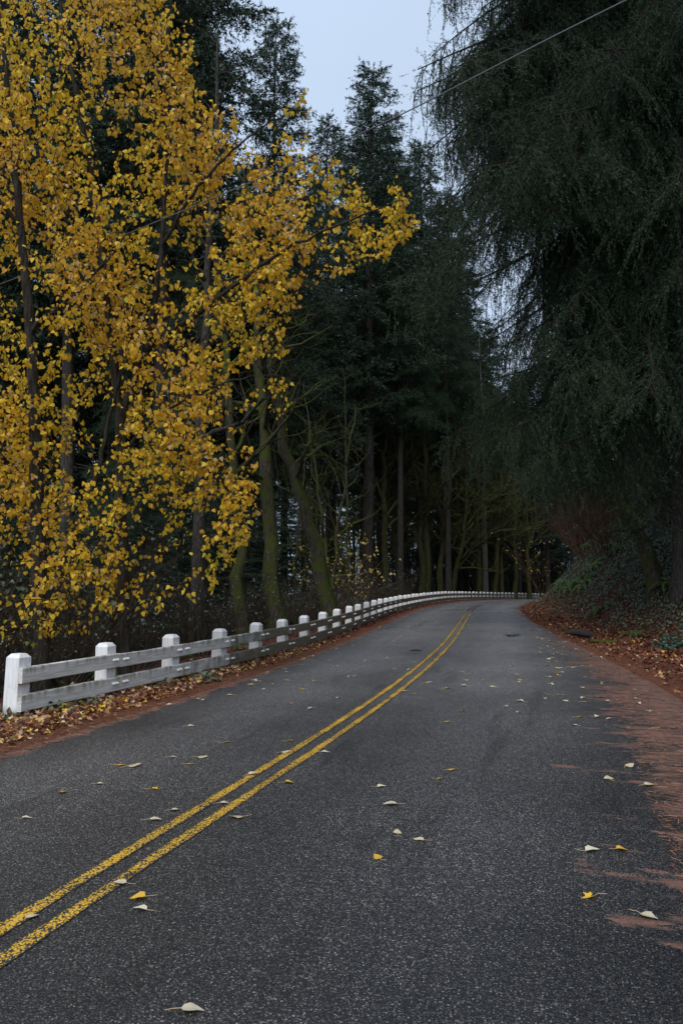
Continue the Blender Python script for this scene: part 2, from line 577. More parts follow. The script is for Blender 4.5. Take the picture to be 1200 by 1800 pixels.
m, t, b = new_mat('weathered_rail_paint')
g = N(t, 'ShaderNodeTexCoord').outputs['Object']
oi = N(t, 'ShaderNodeObjectInfo')
ad = N(t, 'ShaderNodeVectorMath')
t.links.new(g, ad.inputs[0])
cmb = N(t, 'ShaderNodeCombineXYZ')
t.links.new(math_n(t, 'MULTIPLY', oi.outputs['Random'], 40.0), cmb.inputs[0])
t.links.new(cmb.outputs[0], ad.inputs[1])
gv = ad.outputs[0]
n1 = noise(t, mapping(t, gv, (3, 20, 46)), 1, 6, 0.7)
n2 = noise(t, mapping(t, gv, (9, 9, 2.0)), 1, 5, 0.6)
n3 = noise(t, gv, 3.0, 4)
sx = N(t, 'ShaderNodeSeparateXYZ')
t.links.new(g, sx.inputs[0])
white = mixc(t, mrange(t, n1, 0.4, 0.65), (0.74, 0.73, 0.70), (0.48, 0.47, 0.43))
wood = mixc(t, mrange(t, n1, 0.35, 0.65), (0.13, 0.115, 0.075), (0.20, 0.18, 0.13))
ow = N(t, 'ShaderNodeSeparateColor')
t.links.new(oi.outputs['Color'], ow.inputs[0])
wf = mrange(t, math_n(t, 'ADD', n3, math_n(t, 'ADD', math_n(t, 'MULTIPLY', n2, 0.4), ow.outputs[0])), 1.1, 1.45, 0, 1)
col = mixc(t, wf, white, wood)
# grime streaks running down from the top edge and split, flaked top edge
topz = mrange(t, sx.outputs[2], -0.02, 0.10)
col = mixc(t, math_n(t, 'MULTIPLY', math_n(t, 'MULTIPLY', mrange(t, n2, 0.46, 0.62), topz), 0.8), col, (0.15, 0.135, 0.075))
split = math_n(t, 'MULTIPLY', mrange(t, n1, 0.66, 0.70), mrange(t, n3, 0.45, 0.6))
col = mixc(t, math_n(t, 'MULTIPLY', split, 0.9), col, (0.05, 0.045, 0.038))
t.links.new(col, b.inputs['Base Color'])
b.inputs['Roughness'].default_value = 0.75
bump(t, b, n1, 0.6, 0.008)
M['rail'] = m

m, t, b = new_mat('galvanised_bolt')
b.inputs['Base Color'].default_value = (0.82, 0.82, 0.82, 1)
b.inputs['Roughness'].default_value = 0.45
M['bolt'] = m
m, t, b = new_mat('cable_sheath')
b.inputs['Base Color'].default_value = (0.11, 0.11, 0.12, 1)
b.inputs['Roughness'].default_value = 0.4
M['cable'] = m
m, t, b = new_mat('rotten_wood')
g = N(t, 'ShaderNodeTexCoord').outputs['Object']
n1 = noise(t, mapping(t, g, (2, 14, 14)), 2, 5)
t.links.new(mixc(t, n1, (0.012, 0.010, 0.010), (0.05, 0.04, 0.038)), b.inputs['Base Color'])
b.inputs['Roughness'].default_value = 0.9
bump(t, b, n1, 0.8, 0.02)
M['rot'] = m

# ------------------------------------------------------------------ ground and road
rg = np.random.default_rng(5)
nline = np.concatenate([[-420, -260, -170, -120, -85, -60, -45, -35], np.arange(-28, -12, 1.0), np.arange(-12, -2.4, 0.24), [-1.5, 0, 1.5],
                        np.arange(2.2, 16, 0.22), np.arange(16, 40, 0.9), [45, 55, 70, 90, 120, 160, 220]])
yline = np.concatenate([[-60, -40, -25], np.arange(-15, 3, 1.0), np.arange(3, 30, 0.25), np.arange(30, 75, 0.5), np.arange(75, 140, 1.5), [150, 165, 185, 210, 250, 300, 380, 500]])
YY, NN = np.meshgrid(yline, nline, indexing='ij')
XX = tc_(YY) + NN / tcs(YY)
ZZ = H(XX, YY)
GV = np.stack([XX, YY, ZZ], -1).reshape(-1, 3)
nn_ = len(nline)
i = np.arange(len(yline) - 1)[:, None] * nn_
j = np.arange(nn_ - 1)[None]
mb = MB().add(GV, np.stack([i + j, i + j + 1, i + nn_ + j + 1, i + nn_ + j], -1).reshape(-1, 4))
me = mb.mesh('ground', M['floor'], True)
set_uv(me, np.stack([NN, YY], -1).reshape(-1, 2))
link('ground', me, None, 'structure')

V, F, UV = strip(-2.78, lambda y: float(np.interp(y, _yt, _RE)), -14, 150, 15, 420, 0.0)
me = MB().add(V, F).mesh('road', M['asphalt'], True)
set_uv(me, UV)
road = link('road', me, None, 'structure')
for k, n0 in enumerate((-0.155, 0.055)):
    jit = lambda y, q=k: 0.004 * math.sin(3.1 * y + q) + 0.003 * math.sin(8.3 * y + 2 * q)
    V, F, UV = strip(lambda y: n0 + jit(y), lambda y: n0 + 0.102 + jit(y + 7), -14, 47, 5, 380, 0.004)
    me = MB().add(V, F).mesh('centre_line', M['paint'], True)
    set_uv(me, UV)
    a = me.attributes.new('across', 'FLOAT', 'POINT')
    a.data.foreach_set('value', np.tile([1.0, 0.4, 0.0, 0.4, 1.0], len(V) // 5).astype(np.float32))
    link('centre_line', me, road, 'structure')


def lane_pt(n, y):
    cs = tcs(y)
    return tc_(y) + n * cs, y - n * np.sqrt(np.maximum(1 - cs * cs, 0))

# ------------------------------------------------------------------ guard fence
POST_X = [27, 187, 306, 391, 454, 500, 536, 568, 594, 614, 631, 645, 656.5, 667.5, 678, 687.5, 696, 703.5, 711, 718, 725, 732, 739, 745, 751, 757, 763.5, 770, 776, 782,
          788, 794, 800, 806, 812, 818, 824.5, 831, 836.5, 843.5, 850, 856, 863, 869, 875, 882, 888.5, 895, 901, 907, 911, 917, 923, 929, 935, 940]
fp = [np.array([(POST_X[0] - 600) / 1300 * 9.06, 9.06])]
for i in range(1, len(POST_X)):                  # survey the posts 1.7 m apart along their bearings
    t0, t1 = (POST_X[i - 1] - 600) / 1300, (POST_X[i] - 600) / 1300
    y0 = fp[-1][1]
    a_ = 1 + t1 * t1
    b_ = -2 * (y0 + t0 * t1 * y0)
    c_ = y0 * y0 * (1 + t0 * t0) - 1.7 ** 2
    y1 = (-b_ + math.sqrt(max(b_ * b_ - 4 * a_ * c_, 0))) / (2 * a_)
    fp.append(np.array([t1 * y1, y1]))
fp = np.array(fp)
fp[:, 1] = (fp[:, 1] + CAM_H * math.sin(PITCH)) / math.cos(PITCH)
sm = fp.copy()
for _ in range(6):
    sm[1:-1] = 0.25 * sm[:-2] + 0.5 * sm[1:-1] + 0.25 * sm[2:]
ext = [sm[-1]]
dv = sm[-1] - sm[-4]
dv /= np.linalg.norm(dv)
for k in range(10):
    ang = -0.025
    dv = np.array([dv[0] * math.cos(ang) - dv[1] * math.sin(ang), dv[0] * math.sin(ang) + dv[1] * math.cos(ang)])
    ext.append(ext[-1] + dv * 1.7)
sm = np.concatenate([sm, ext[1:]])
rf = random.Random(11)
fence = thing('guard_fence', 'white wooden post and two rail guard fence curving along the left road edge', 'fence', (float(sm[0][0]), float(sm[0][1]), 0))

def post_mesh(seed):
    r = np.random.default_rng(seed)
    mb = MB()
    w_, h_, c, ins = 0.105, 0.82, 0.050, 0.034
    V, rings = [], [(-0.35, w_), (0.3, w_), (h_ - c, w_ - 0.002), (h_ - c + 0.004, w_ - 0.003), (h_ - 0.006, w_ - ins), (h_, w_ - ins - 0.008)]
    bev = 0.006
    for z, q in rings:
        for sx_, sy_ in ((1, 1), (-1, 1), (-1, -1), (1, -1)):
            p1, p2 = (sx_ * q, sy_ * (q - bev)), (sx_ * (q - bev), sy_ * q)
            pair = (p1, p2) if sx_ * sy_ > 0 else (p2, p1)
            for p in pair:
                V.append((p[0], p[1], z))
    V = np.array(V)
    V[:, :2] += r.normal(size=(len(V), 2)) * 0.0012
    F = []
    for q in range(len(rings) - 1):
        for s in range(8):
            F.append([q * 8 + s, q * 8 + (s + 1) % 8, q * 8 + 8 + (s + 1) % 8, q * 8 + 8 + s])
    mb.add(V, F)
    mb.add(V[-8:], [list(range(8))])
    return mb.mesh('post', M['post'])

posts_m = [post_mesh(s) for s in range(4)]

def rail_mesh(Ln, seed, hgt, endcut=False):
    """board of length Ln along +x, road face at -y, rough-sawn with worn edges"""
    r = np.random.default_rng(seed)
    n = 9
    xs = np.linspace(0.002, Ln - 0.002, n)
    th, h2, bv = 0.036, hgt / 2, 0.007
    prof = [(-th, -h2 + bv), (-th + bv, -h2), (th - bv, -h2), (th, -h2 + bv), (th, h2 - bv), (th - bv, h2), (-th + bv, h2), (-th, h2 - bv)]
    V = []
    for q, x in enumerate(xs):
        nick = r.uniform(0, 0.010, 8) * (r.random(8) < 0.5)
        for s, (py, pz) in enumerate(prof):
            V.append((x, py, pz - (nick[s] if s in (4, 5, 6, 7) else 0)))
    F = []
    for q in range(n - 1):
        for s in range(8):
            F.append([q * 8 + s, q * 8 + 8 + s, q * 8 + 8 + (s + 1) % 8, q * 8 + (s + 1) % 8])
    mb = MB().add(np.array(V), F)
    mb.add(np.array(V[:8]), [list(range(8))])
    mb.add(np.array(V[-8:]), [list(range(7, -1, -1))])
    return mb.mesh('rail', M['rail'])

def bolt_mesh(Ln, both, lod):
    mb = MB()
    xs = []
    if both[0]:
        xs += [0.07, 0.115, 0.16]
    if both[1]:
        xs += [Ln - 0.17, Ln - 0.125, Ln - 0.08]
    k = 8 if lod else 5
    for x in xs:
        a = np.linspace(0, 2 * np.pi, k, endpoint=False)
        z0 = 0.012
        r1, r2 = 0.019, 0.013
        A = np.stack([x + r1 * np.cos(a), np.full(k, -0.0355), z0 + r1 * np.sin(a)], 1)
        B = np.stack([x + r1 * np.cos(a), np.full(k, -0.052), z0 + r1 * np.sin(a)], 1)
        C_ = np.stack([x + r2 * np.cos(a), np.full(k, -0.064), z0 + r2 * np.sin(a)], 1)
        V = np.concatenate([A, B, C_])
        F = [[q * k + s, q * k + (s + 1) % k, q * k + k + (s + 1) % k, q * k + k + s] for q in range(2) for s in range(k)]
        mb.add(V, F)
        mb.add(C_, [list(range(k))])
    return mb.mesh('bolt_row', M['bolt'])

base0 = Vector((float(sm[0][0]), float(sm[0][1]), 0))
joints = []
for i in range(len(sm)):
    a = sm[max(i - 1, 0)]
    c = sm[min(i + 1, len(sm) - 1)]
    tdir = (c - a) / np.linalg.norm(c - a)
    right = np.array([tdir[1], -tdir[0]])
    gz = float(H(sm[i][0], sm[i][1]))
    gz = float(tz(sm[i][1])) - 0.02
    joints.append((sm[i], tdir, right, gz))
    o = link('post', posts_m[i % 4], fence)
    o.location = Vector((sm[i][0], sm[i][1], gz + rf.uniform(-0.012, 0.012))) - base0
    o.rotation_euler = (rf.uniform(-0.03, 0.03), rf.uniform(-0.03, 0.03), math.atan2(tdir[1], tdir[0]) + rf.uniform(-0.03, 0.03))
for i in range(len(sm) - 1):
    p0, t0_, r0, z0 = joints[i]
    p1, t1_, r1, z1 = joints[i + 1]
    off0 = -0.10 if i == 0 else 0.11
    A = p0 + r0 * 0.143 + t0_ * off0
    B = p1 + r1 * 0.143 + t1_ * 0.11
    Ln = float(np.linalg.norm(B - A))
    for lvl, (zc, hg) in enumerate(((0.565, 0.19), (0.235, 0.20))):
        me = rail_mesh(Ln, i * 2 + lvl, hg)
        o = link('rail', me, fence)
        dz0, dz1 = zc + z0, zc + z1
        o.location = Vector((A[0], A[1], dz0 + rf.uniform(-0.006, 0.006))) - base0
        o.rotation_euler = (0, -math.atan2(dz1 - dz0, Ln), math.atan2(B[1] - A[1], B[0] - A[0]))
        fade = min(1.0, max(0.0, (i - 0.5) / 4.0)) * 0.95 + 0.16 * lvl + rf.uniform(-0.08, 0.08)
        o.color = (max(0.0, fade), 0, 0, 1)
        if i < 16:
            bo = link('bolts', bolt_mesh(Ln, (i > 0, True), i < 5), o, 'stuff')
            bo.color = (1, 1, 1, 1)
# single bolt in the free end of the first upper rail is part of its row

# ------------------------------------------------------------------ leaf templates
def ovate(fold=0.25, curl=0.12):
    """cottonwood leaf, stem at origin, tip at +x, length 1"""
    V = [(0, 0, 0), (0.10, 0.34, 0), (0.36, 0.44, 0), (0.68, 0.24, 0), (1.0, 0, 0), (0.68, -0.24, 0), (0.36, -0.44, 0), (0.10, -0.34, 0), (0.42, 0, 0)]
    V = np.array(V, float)
    V[:, 2] = np.abs(V[:, 1]) * fold - V[:, 0] ** 2 * curl
    F = [(8, 0, 1), (8, 1, 2), (8, 2, 3), (8, 3, 4), (8, 4, 5), (8, 5, 6), (8, 6, 7), (8, 7, 0)]
    F = [(a, c, b_) for a, b_, c in F]
    return V, np.array(F)

def ovate_lo(fold=0.3, curl=0.15):
    V = np.array([(0, 0, 0), (0.3, 0.42, 0), (1.0, 0, 0), (0.3, -0.42, 0), (0.12, 0.28, 0), (0.12, -0.28, 0), (0.7, 0.2, 0), (0.7, -0.2, 0)], float)
    V[:, 2] = np.abs(V[:, 1]) * fold - V[:, 0] ** 2 * curl
    F = np.array([(0, 1, 4), (0, 6, 1), (0, 2, 6), (0, 7, 2), (0, 3, 7), (0, 5, 3)])
    return V, F

def maple(fold=0.3, curl=0.2):
    a = np.radians([-150, -115, -85, -60, -40, -20, 0, 20, 40, 60, 85, 115, 150])
    r = np.array([0.22, 0.36, 0.24, 0.55, 0.30, 0.34, 0.66, 0.34, 0.30, 0.55, 0.24, 0.36, 0.22])
    V = np.concatenate([[[0, 0, 0]], np.stack([r * np.cos(a) + 0.3, r * np.sin(a), np.zeros(13)], 1)])
    V[0, 0] = 0.28
    V[:, 2] = np.abs(V[:, 1]) * fold * 0.8 + (V[:, 0] - 0.3) ** 2 * curl
    F = [(0, q, q + 1) for q in range(1, 13)]
    return V, np.array(F)

def frames(xdir, up):
    X = unit(xdir)
    Z = up - X * np.sum(up * X, -1, keepdims=True)
    Z = unit(Z)
    Y = np.cross(Z, X)
    return np.stack([X, Y, Z], -1)          # (n,3,3) columns

def scatter(mb, tpl, pos, R, size, tint, mat=0):
    V, F = tpl
    n = len(pos)
    W = np.einsum('nij,vj->nvi', R, V) * np.asarray(size).reshape(-1, 1, 1) + pos[:, None, :]
    FF = F[None] + (np.arange(n) * len(V))[:, None, None]
    mb.add(W.reshape(-1, 3), FF.reshape(-1, F.shape[1]), mat, np.repeat(tint, len(V)))

# ------------------------------------------------------------------ conifers
def rotm(az, pitch):
    ca, sa = math.cos(az), math.sin(az)
    cp, sp = math.cos(pitch), math.sin(pitch)
    Rz = np.array([[ca, -sa, 0], [sa, ca, 0], [0, 0, 1]])
    Ry = np.array([[cp, 0, sp], [0, 1, 0], [-sp, 0, cp]])
    return Rz @ Ry

def needles_on(mb, S, D, Ln, rng, per, nl, nw, mat=1, tint=None):
    n = len(S)
    f = rng.random((n, per))
    base = S[:, None] + D[:, None] * (f * Ln[:, None])[..., None]
    rnd = unit(rng.normal(size=(n, per, 3)))
    rnd = rnd - D[:, None] * np.sum(rnd * D[:, None], -1, keepdims=True)
    dirn = unit(D[:, None] * rng.uniform(0.35, 0.9, (n, per, 1)) + unit(rnd) * 0.75)
    side = unit(np.cross(dirn, unit(rng.normal(size=(n, per, 3)))))
    l = nl * rng.uniform(0.7, 1.25, (n, per, 1))
    a = base - side * nw / 2
    b_ = base + side * nw / 2
    c = base + dirn * l
    V = np.stack([a, b_, c], 2).reshape(-1, 3)
    tn = rng.random((n, 1)) if tint is None else tint[:, None]
    tt = np.clip(tn * 0.8 + rng.random((n, per)) * 0.2, 0, 1)
    mb.add(V, np.arange(len(V)).reshape(-1, 3), mat, np.repeat(tt.ravel(), 3))

def limb(mb, L, rng, nb, twig_gap, twig_len, per, nl, nw, droop=0.35, hang=0.5, stem_r=0.035, k=5, origin=None, Rm=None, bare=0.12, bk=3, width=0.30):
    """one fir limb along +x with drooping side sprays"""
    n = 9
    tt = np.linspace(0, 1, n)
    P = np.stack([L * tt * (1 - 0.10 * tt), L * 0.04 * np.sin(tt * 4 + rng.uniform(0, 6)) * tt * 2.2, -droop * L * tt ** 1.6 + 0.05 * L * tt ** 4], 1)
    S, D, Ls = [], [], []
    tubes = [(P, stem_r * (1 - 0.85 * tt), k)]
    for q in range(nb):
        f = bare + (1 - bare) * ((q + rng.random()) / nb) ** 0.9
        f = min(f, 0.995)
        p = np.array([np.interp(f, tt, P[:, c]) for c in range(3)])
        side = 1 if q % 2 else -1
        bl = L * width * (1.10 - f) ** 0.55 * rng.uniform(0.45, 1.45) * min(1, 0.45 + f * 2.2) + 0.10 * L * 0.2
        ang = math.radians(rng.uniform(28, 82))
        d = np.array([math.cos(ang), side * math.sin(ang), rng.uniform(-0.45, 0.15)])
        m_ = max(3, int(bl / 0.25) + 2)
        u = np.linspace(0, 1, m_)
        BP = p + np.outer(u, unit(d) * bl)
        BP[:, 2] -= hang * bl * u ** 1.7 * rng.uniform(0.5, 1.2)
        tubes.append((BP, stem_r * 0.2 * (1 - 0.8 * u), bk))
        nt_ = max(2, int(bl / twig_gap))
        uu = (np.arange(nt_) + rng.random(nt_)) / nt_
        for x in uu:
            s0 = np.array([np.interp(x, u, BP[:, c]) for c in range(3)])
            sd = rng.choice([-1, 1])
            dd = unit(d) * rng.uniform(0.2, 0.9) + np.array([0, 0, -1]) * rng.uniform(0.05, 1.3) * (0.4 + hang) + sd * np.array([-d[1], d[0], 0]) * rng.uniform(0.3, 0.9)
            S.append(s0)
            D.append(dd)
            Ls.append(twig_len * rng.uniform(0.6, 1.35) * (1.1 - 0.5 * x))
        S.append(BP[-1]); D.append(BP[-1] - BP[-2]); Ls.append(twig_len)
    for q in range(int(nb * 1.6)):
        f = bare + (1 - bare) * rng.random()
        S.append(np.array([np.interp(f, tt, P[:, c]) for c in range(3)]))
        D.append(rng.normal(size=3) * 0.8 + np.array([0.7, 0, 0.25]))
        Ls.append(twig_len * rng.uniform(0.7, 1.4))
    S.append(P[-1]); D.append(P[-1] - P[-2]); Ls.append(twig_len * 1.4)
    S, D, Ls = np.array(S), unit(np.array(D)), np.array(Ls)
    # tip growth is a little paler than the inner spray
    if Rm is not None:
        S, D = S @ Rm.T + origin, D @ Rm.T
        tubes = [(a @ Rm.T + origin, b_, c) for a, b_, c in tubes]
    for a, b_, c in tubes:
        tube(mb, a, b_, c, 0, cap=False)
    needles_on(mb, S, D, Ls, rng, per, nl, nw)

LIMBS = []
for q in range(6):                                    # near limbs, 5 m long: a main limb with forking side limbs
    r = np.random.default_rng(100 + q)
    mb = MB()
    dr = 0.15 + 0.05 * (q % 3)
    limb(mb, 5.0, r, 44, 0.050, 0.21, 21, 0.034, 0.0085, droop=dr, hang=1.1, stem_r=0.045, width=0.20)
    for e in range(6):
        f = r.uniform(0.18, 0.8)
        o_ = np.array([5.0 * f * (1 - 0.1 * f), 0, -dr * 5 * f ** 1.6])
        sg = 1 if e % 2 else -1
        limb(mb, 5.0 * (1.05 - f) * r.uniform(0.45, 0.75), r, 20, 0.050, 0.21, 21, 0.034, 0.0085, droop=r.uniform(0.2, 0.6), hang=1.15, stem_r=0.018, k=4,
             origin=o_, Rm=rotm(sg * r.uniform(0.3, 0.75), r.uniform(-0.05, 0.4)), width=0.24)
    LIMBS.append(mb.mesh('branch', [M['fir_twig'], M['fir']], tint=True))
MIDL = []
for q in range(5):                                    # middle distance limbs, 4 m long
    r = np.random.default_rng(200 + q)
    mb = MB()
    limb(mb, 4.0, r, 34, 0.09, 0.26, 10, 0.085, 0.022, droop=0.12 + 0.05 * (q % 3), hang=0.7, stem_r=0.04, k=4, width=0.28)
    for e in range(4):
        f = r.uniform(0.2, 0.75)
        limb(mb, 4.0 * (1.05 - f) * r.uniform(0.45, 0.75), r, 14, 0.10, 0.26, 9, 0.085, 0.022, droop=r.uniform(0.15, 0.4), hang=0.8, stem_r=0.016, k=3,
             origin=np.array([4.0 * f * (1 - 0.1 * f), 0, -0.17 * 4 * f ** 1.6]), Rm=rotm((1 if e % 2 else -1) * r.uniform(0.4, 0.9), r.uniform(-0.2, 0.3)), width=0.28)
    MIDL.append(mb.mesh('branch', [M['fir_twig'], M['fir']], tint=True))

def crown_mesh(seed, base_f, Lmax, nl, shape=0.85):
    """whole crown of a 40 m fir for the distance: base_f = bare fraction of trunk"""
    r = np.random.default_rng(seed)
    mb = MB()
    Hh = 40.0
    f = base_f
    c = 0
    while f < 0.985:
        L = Lmax * ((1 - f) / (1 - base_f)) ** shape * r.uniform(0.7, 1.15) + 0.35
        L *= min(1.0, 0.6 + (f - base_f) * 4)
        up = -0.55 * f ** 1.5 + 0.12 + r.normal() * 0.10       # top limbs rise, low ones droop
        R_ = rotm(c * 2.4 + r.uniform(-0.5, 0.5), up)
        nb = max(5, int(L * 5.5))
        limb(mb, L, r, nb, 0.19, 0.42, 8, 0.20, 0.062, droop=0.14, hang=0.4, stem_r=0.012 + 0.008 * L, k=3, origin=np.array([0, 0, f * Hh]), Rm=R_, bk=3, width=0.36, bare=0.06)
        f += r.uniform(0.35, 0.75) / nl * (1.15 - 0.6 * f)
        c += 1
    needles_on(mb, np.array([[0, 0, 39.0], [0, 0, 38.4]]), np.array([[0, 0, 1.0], [0, 0, 1.0]]), np.array([1.0, 1.0]), r, 16, 0.2, 0.05)
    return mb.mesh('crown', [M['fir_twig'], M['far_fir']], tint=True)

def conifer_trunk_mesh(seed, Hh, r0, k=10):
    r = np.random.default_rng(seed)
    z = np.concatenate([[-1.0, 0, 0.5, 1.5], np.linspace(4, Hh, 12)])
    rad = r0 * (1 - z / Hh * 0.96)
    rad[:3] *= [1.5, 1.28, 1.1]
    P = np.stack([0.12 * np.sin(z * 0.13 + seed) * z / Hh * 2, 0.1 * np.sin(z * 0.17 + 2 * seed) * z / Hh * 2, z], 1)
    mb = MB()
    tube(mb, P, np.maximum(rad, 0.02), k, 0, rough=0.04, rng=r)
    return mb

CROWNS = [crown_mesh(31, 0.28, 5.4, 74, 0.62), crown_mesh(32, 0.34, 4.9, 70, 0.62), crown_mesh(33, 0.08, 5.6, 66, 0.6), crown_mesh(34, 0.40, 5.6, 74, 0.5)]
TRUNKS = []
for s in range(3):
    mb = conifer_trunk_mesh(s + 1, 40, 0.42)
    r = np.random.default_rng(60 + s)                         # dead snags below the crown
    for q in range(34):
        z = r.uniform(3, 17)
        a = r.uniform(0, 6.28)
        l = r.uniform(0.8, 3.2)
        u = np.linspace(0, 1, 5)[:, None]
        d = np.array([math.cos(a), math.sin(a), r.uniform(-0.25, 0.15)])
        P = np.array([0, 0, z]) + u * d * l + np.array([0, 0, -0.3]) * u ** 2 * l * r.uniform(0, 1) + r.normal(size=(5, 3)) * 0.04 * u
        tube(mb, P, 0.03 * (1 - 0.8 * u[:, 0]), 3, 0, cap=False)
    TRUNKS.append(mb.mesh('trunk', M['fir_bark'], True))
GREY_TRUNK = conifer_trunk_mesh(7, 40, 0.42).mesh('trunk', M['grey_bark'], True)

rt = random.Random(77)

def far_conifer(x, y, height, crown, label, group, name='fir_tree', trunk=None, wide=1.0, zoff=0.0):
    n = (x - float(tc_(y))) * float(tcs(y))
    if -5.6 < n < float(np.interp(y, _yt, _TOE)):          # keep the lane and its verges clear
        x -= (n + 5.8) / float(tcs(y))
    z = float(H(x, y)) + zoff
    t_ = thing(name, label, 'tree', (x, y, z - 0.2), group)
    s = height / 40.0
    t_.scale = (s * wide, s * wide, s)
    t_.rotation_euler = (rt.uniform(-.02, .02), rt.uniform(-.02, .02), rt.uniform(0, 6.28))
    link('trunk', trunk or TRUNKS[rt.randrange(3)], t_)
    if crown is not None:
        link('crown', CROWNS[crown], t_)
    return t_

def near_conifer(x, y, height, r0, z0, count, Lfun, label, meshes, mlen, seed, group=None, aim=None, lean=(0, 0), pitch=None, zmax=None, name='fir_tree'):
    r = random.Random(seed)
    z = float(H(x, y))
    t_ = thing(name, label, 'tree', (x, y, z - 0.15), group)
    t_.rotation_euler = (lean[0], lean[1], 0)
    conifer_trunk_mesh(seed, height, r0, 14).build('trunk', M['fir_bark'], t_, smooth=True)
    ztop = zmax or height - 0.5
    for q in range(count):
        f = (q + r.random()) / count
        h = z0 + (ztop - z0) * f
        az = q * 2.39996 + r.uniform(-0.5, 0.5)
        if aim is not None and r.random() < aim[1]:
            az = aim[0] + r.uniform(-1.15, 1.15)
        L = Lfun(h, az) * r.uniform(0.74, 1.08)
        s = L / mlen
        o = link('branch', meshes[r.randrange(len(meshes))], t_)
        o.location = (0, 0, h)
        p = pitch(h) if pitch else 0.25
        o.rotation_euler = (r.uniform(-.2, .2), p + r.uniform(-0.14, 0.14), az)
        o.scale = (s, s * r.uniform(0.72, 0.95) * (-1 if r.random() < 0.5 else 1), s * r.uniform(0.9, 1.2))
    return t_

# the great fir on the right bank that hangs over the lane
great = near_conifer(10.5, 22.3, 38, 0.5, 6.0, 84, lambda h, a: min(10.4, 8.2 + 0.14 * h) * (1.0 if math.cos(a - math.pi) > -0.2 else 0.75),
             'huge dark fir on the right bank with long drooping limbs over the road', LIMBS, 5.0, 3, aim=(math.radians(200), 0.5),
             pitch=lambda h: 0.02 + 0.022 * h, zmax=25)
rb = random.Random(41)
for q in range(13):                                   # its longest boughs, on the light side over the lane
    o = link('branch', LIMBS[q % 6], great)
    o.location = (0, 0, 13.5 + q * 0.85)
    o.rotation_euler = (rb.uniform(-.2, .2), 0.36 + 0.013 * q + rb.uniform(-.05, .05), math.radians(rb.uniform(176, 212)))
    s_ = rb.uniform(1.85, 2.2)
    o.scale = (s_, s_ * 0.72, s_ * 0.95)
near_conifer(13.2, 16.5, 34, 0.42, 5.6, 70, lambda h, a: 5.6, 'dark fir at the right picture edge behind the huge overhanging fir', LIMBS, 5.0, 5,
             aim=(math.radians(200), 0.4), pitch=lambda h: 0.22, zmax=20)
near_conifer(12.8, 29.0, 40, 0.42, 7.4, 74, lambda h, a: max(1.5, 8.6 - 0.14 * h), 'dense fir on the bank beyond the huge overhanging fir', LIMBS, 5.0, 8,
             aim=(math.radians(195), 0.4), pitch=lambda h: 0.14 + 0.014 * h, zmax=32)
near_conifer(17.5, 45.0, 38, 0.45, 10.5, 46, lambda h, a: max(1.5, 9.0 - 0.18 * h), 'broad fir on the bank at the inside of the far bend', MIDL, 4.0, 13,
             aim=(math.radians(195), 0.4), pitch=lambda h: 0.24, zmax=33)
# firs behind the yellow tree, on the falling slope
near_conifer(-8.2, 33, 44, 0.42, 6, 110, lambda h, a: max(1.0, 5.6 - 0.11 * h), 'dark fir directly behind the yellow tree crown, top out of frame', MIDL, 4.0, 21, pitch=lambda h: 0.24, zmax=40)
near_conifer(-17, 37, 46, 0.45, 6, 100, lambda h, a: max(1.0, 6.0 - 0.11 * h), 'dark fir behind the left trunk of the yellow trees', MIDL, 4.0, 22, pitch=lambda h: 0.24, zmax=42)

def topped_fir(px, py, Y, *a, **k):
    """a fir whose tip was sighted at this bearing"""
    q = at(px, py, Y)
    return far_conifer(q[0], Y, q[2] - float(H(q[0], Y)) + 0.2, *a, **k)
# the two pointed firs against the sky, and the dark firs filling the gap before them
topped_fir(478, 30, 46, 0, 'tall pointed fir whose tip stands highest against the sky', None, wide=0.85)
topped_fir(640, 104, 62, 1, 'tall slim fir right of the highest one, its grey trunk visible to the fence', None, wide=1.08)
topped_fir(742, 250, 84, 0, 'fir whose tip shows just right of the slim pointed fir', None, wide=1.1)
topped_fir(585, 190, 70, 1, 'fir filling the gap between the two pointed firs', None)
topped_fir(700, 300, 76, 3, 'fir with its tip below the cable right of the slim pointed fir', None)
topped_fir(795, 330, 88, 2, 'dense fir behind the bend whose tip meets the huge fir\'s limbs', None, wide=1.1)
topped_fir(560, 330, 58, 0, 'mid height fir below the two pointed firs', None, wide=1.0)
near_conifer(5.0, 63, 36, 0.32, 16.5, 66, lambda h, a: max(1.2, 6.2 - 0.22 * (h - 14)), 'fir with dense hanging greenery left of the bend, above mossy trunks', MIDL, 4.0, 31, pitch=lambda h: 0.28, zmax=34)
near_conifer(10.2, 71, 38, 0.32, 19, 66, lambda h, a: max(1.2, 6.8 - 0.24 * (h - 15)), 'drooping fir over the far bend, right of the dense hanging one', MIDL, 4.0, 32, pitch=lambda h: 0.28, zmax=36)
topped_fir(862, 560, 104, 2, 'bushy fir above the far end of the white fence', None, wide=1.2)
topped_fir(780, 350, 92, 1, 'fir tip between the slim pointed fir\'s neighbour and the overhanging limbs', None, wide=1.15)
topped_fir(668, 215, 80, 3, 'fir standing close behind the slim pointed fir on its right', None, wide=1.1)

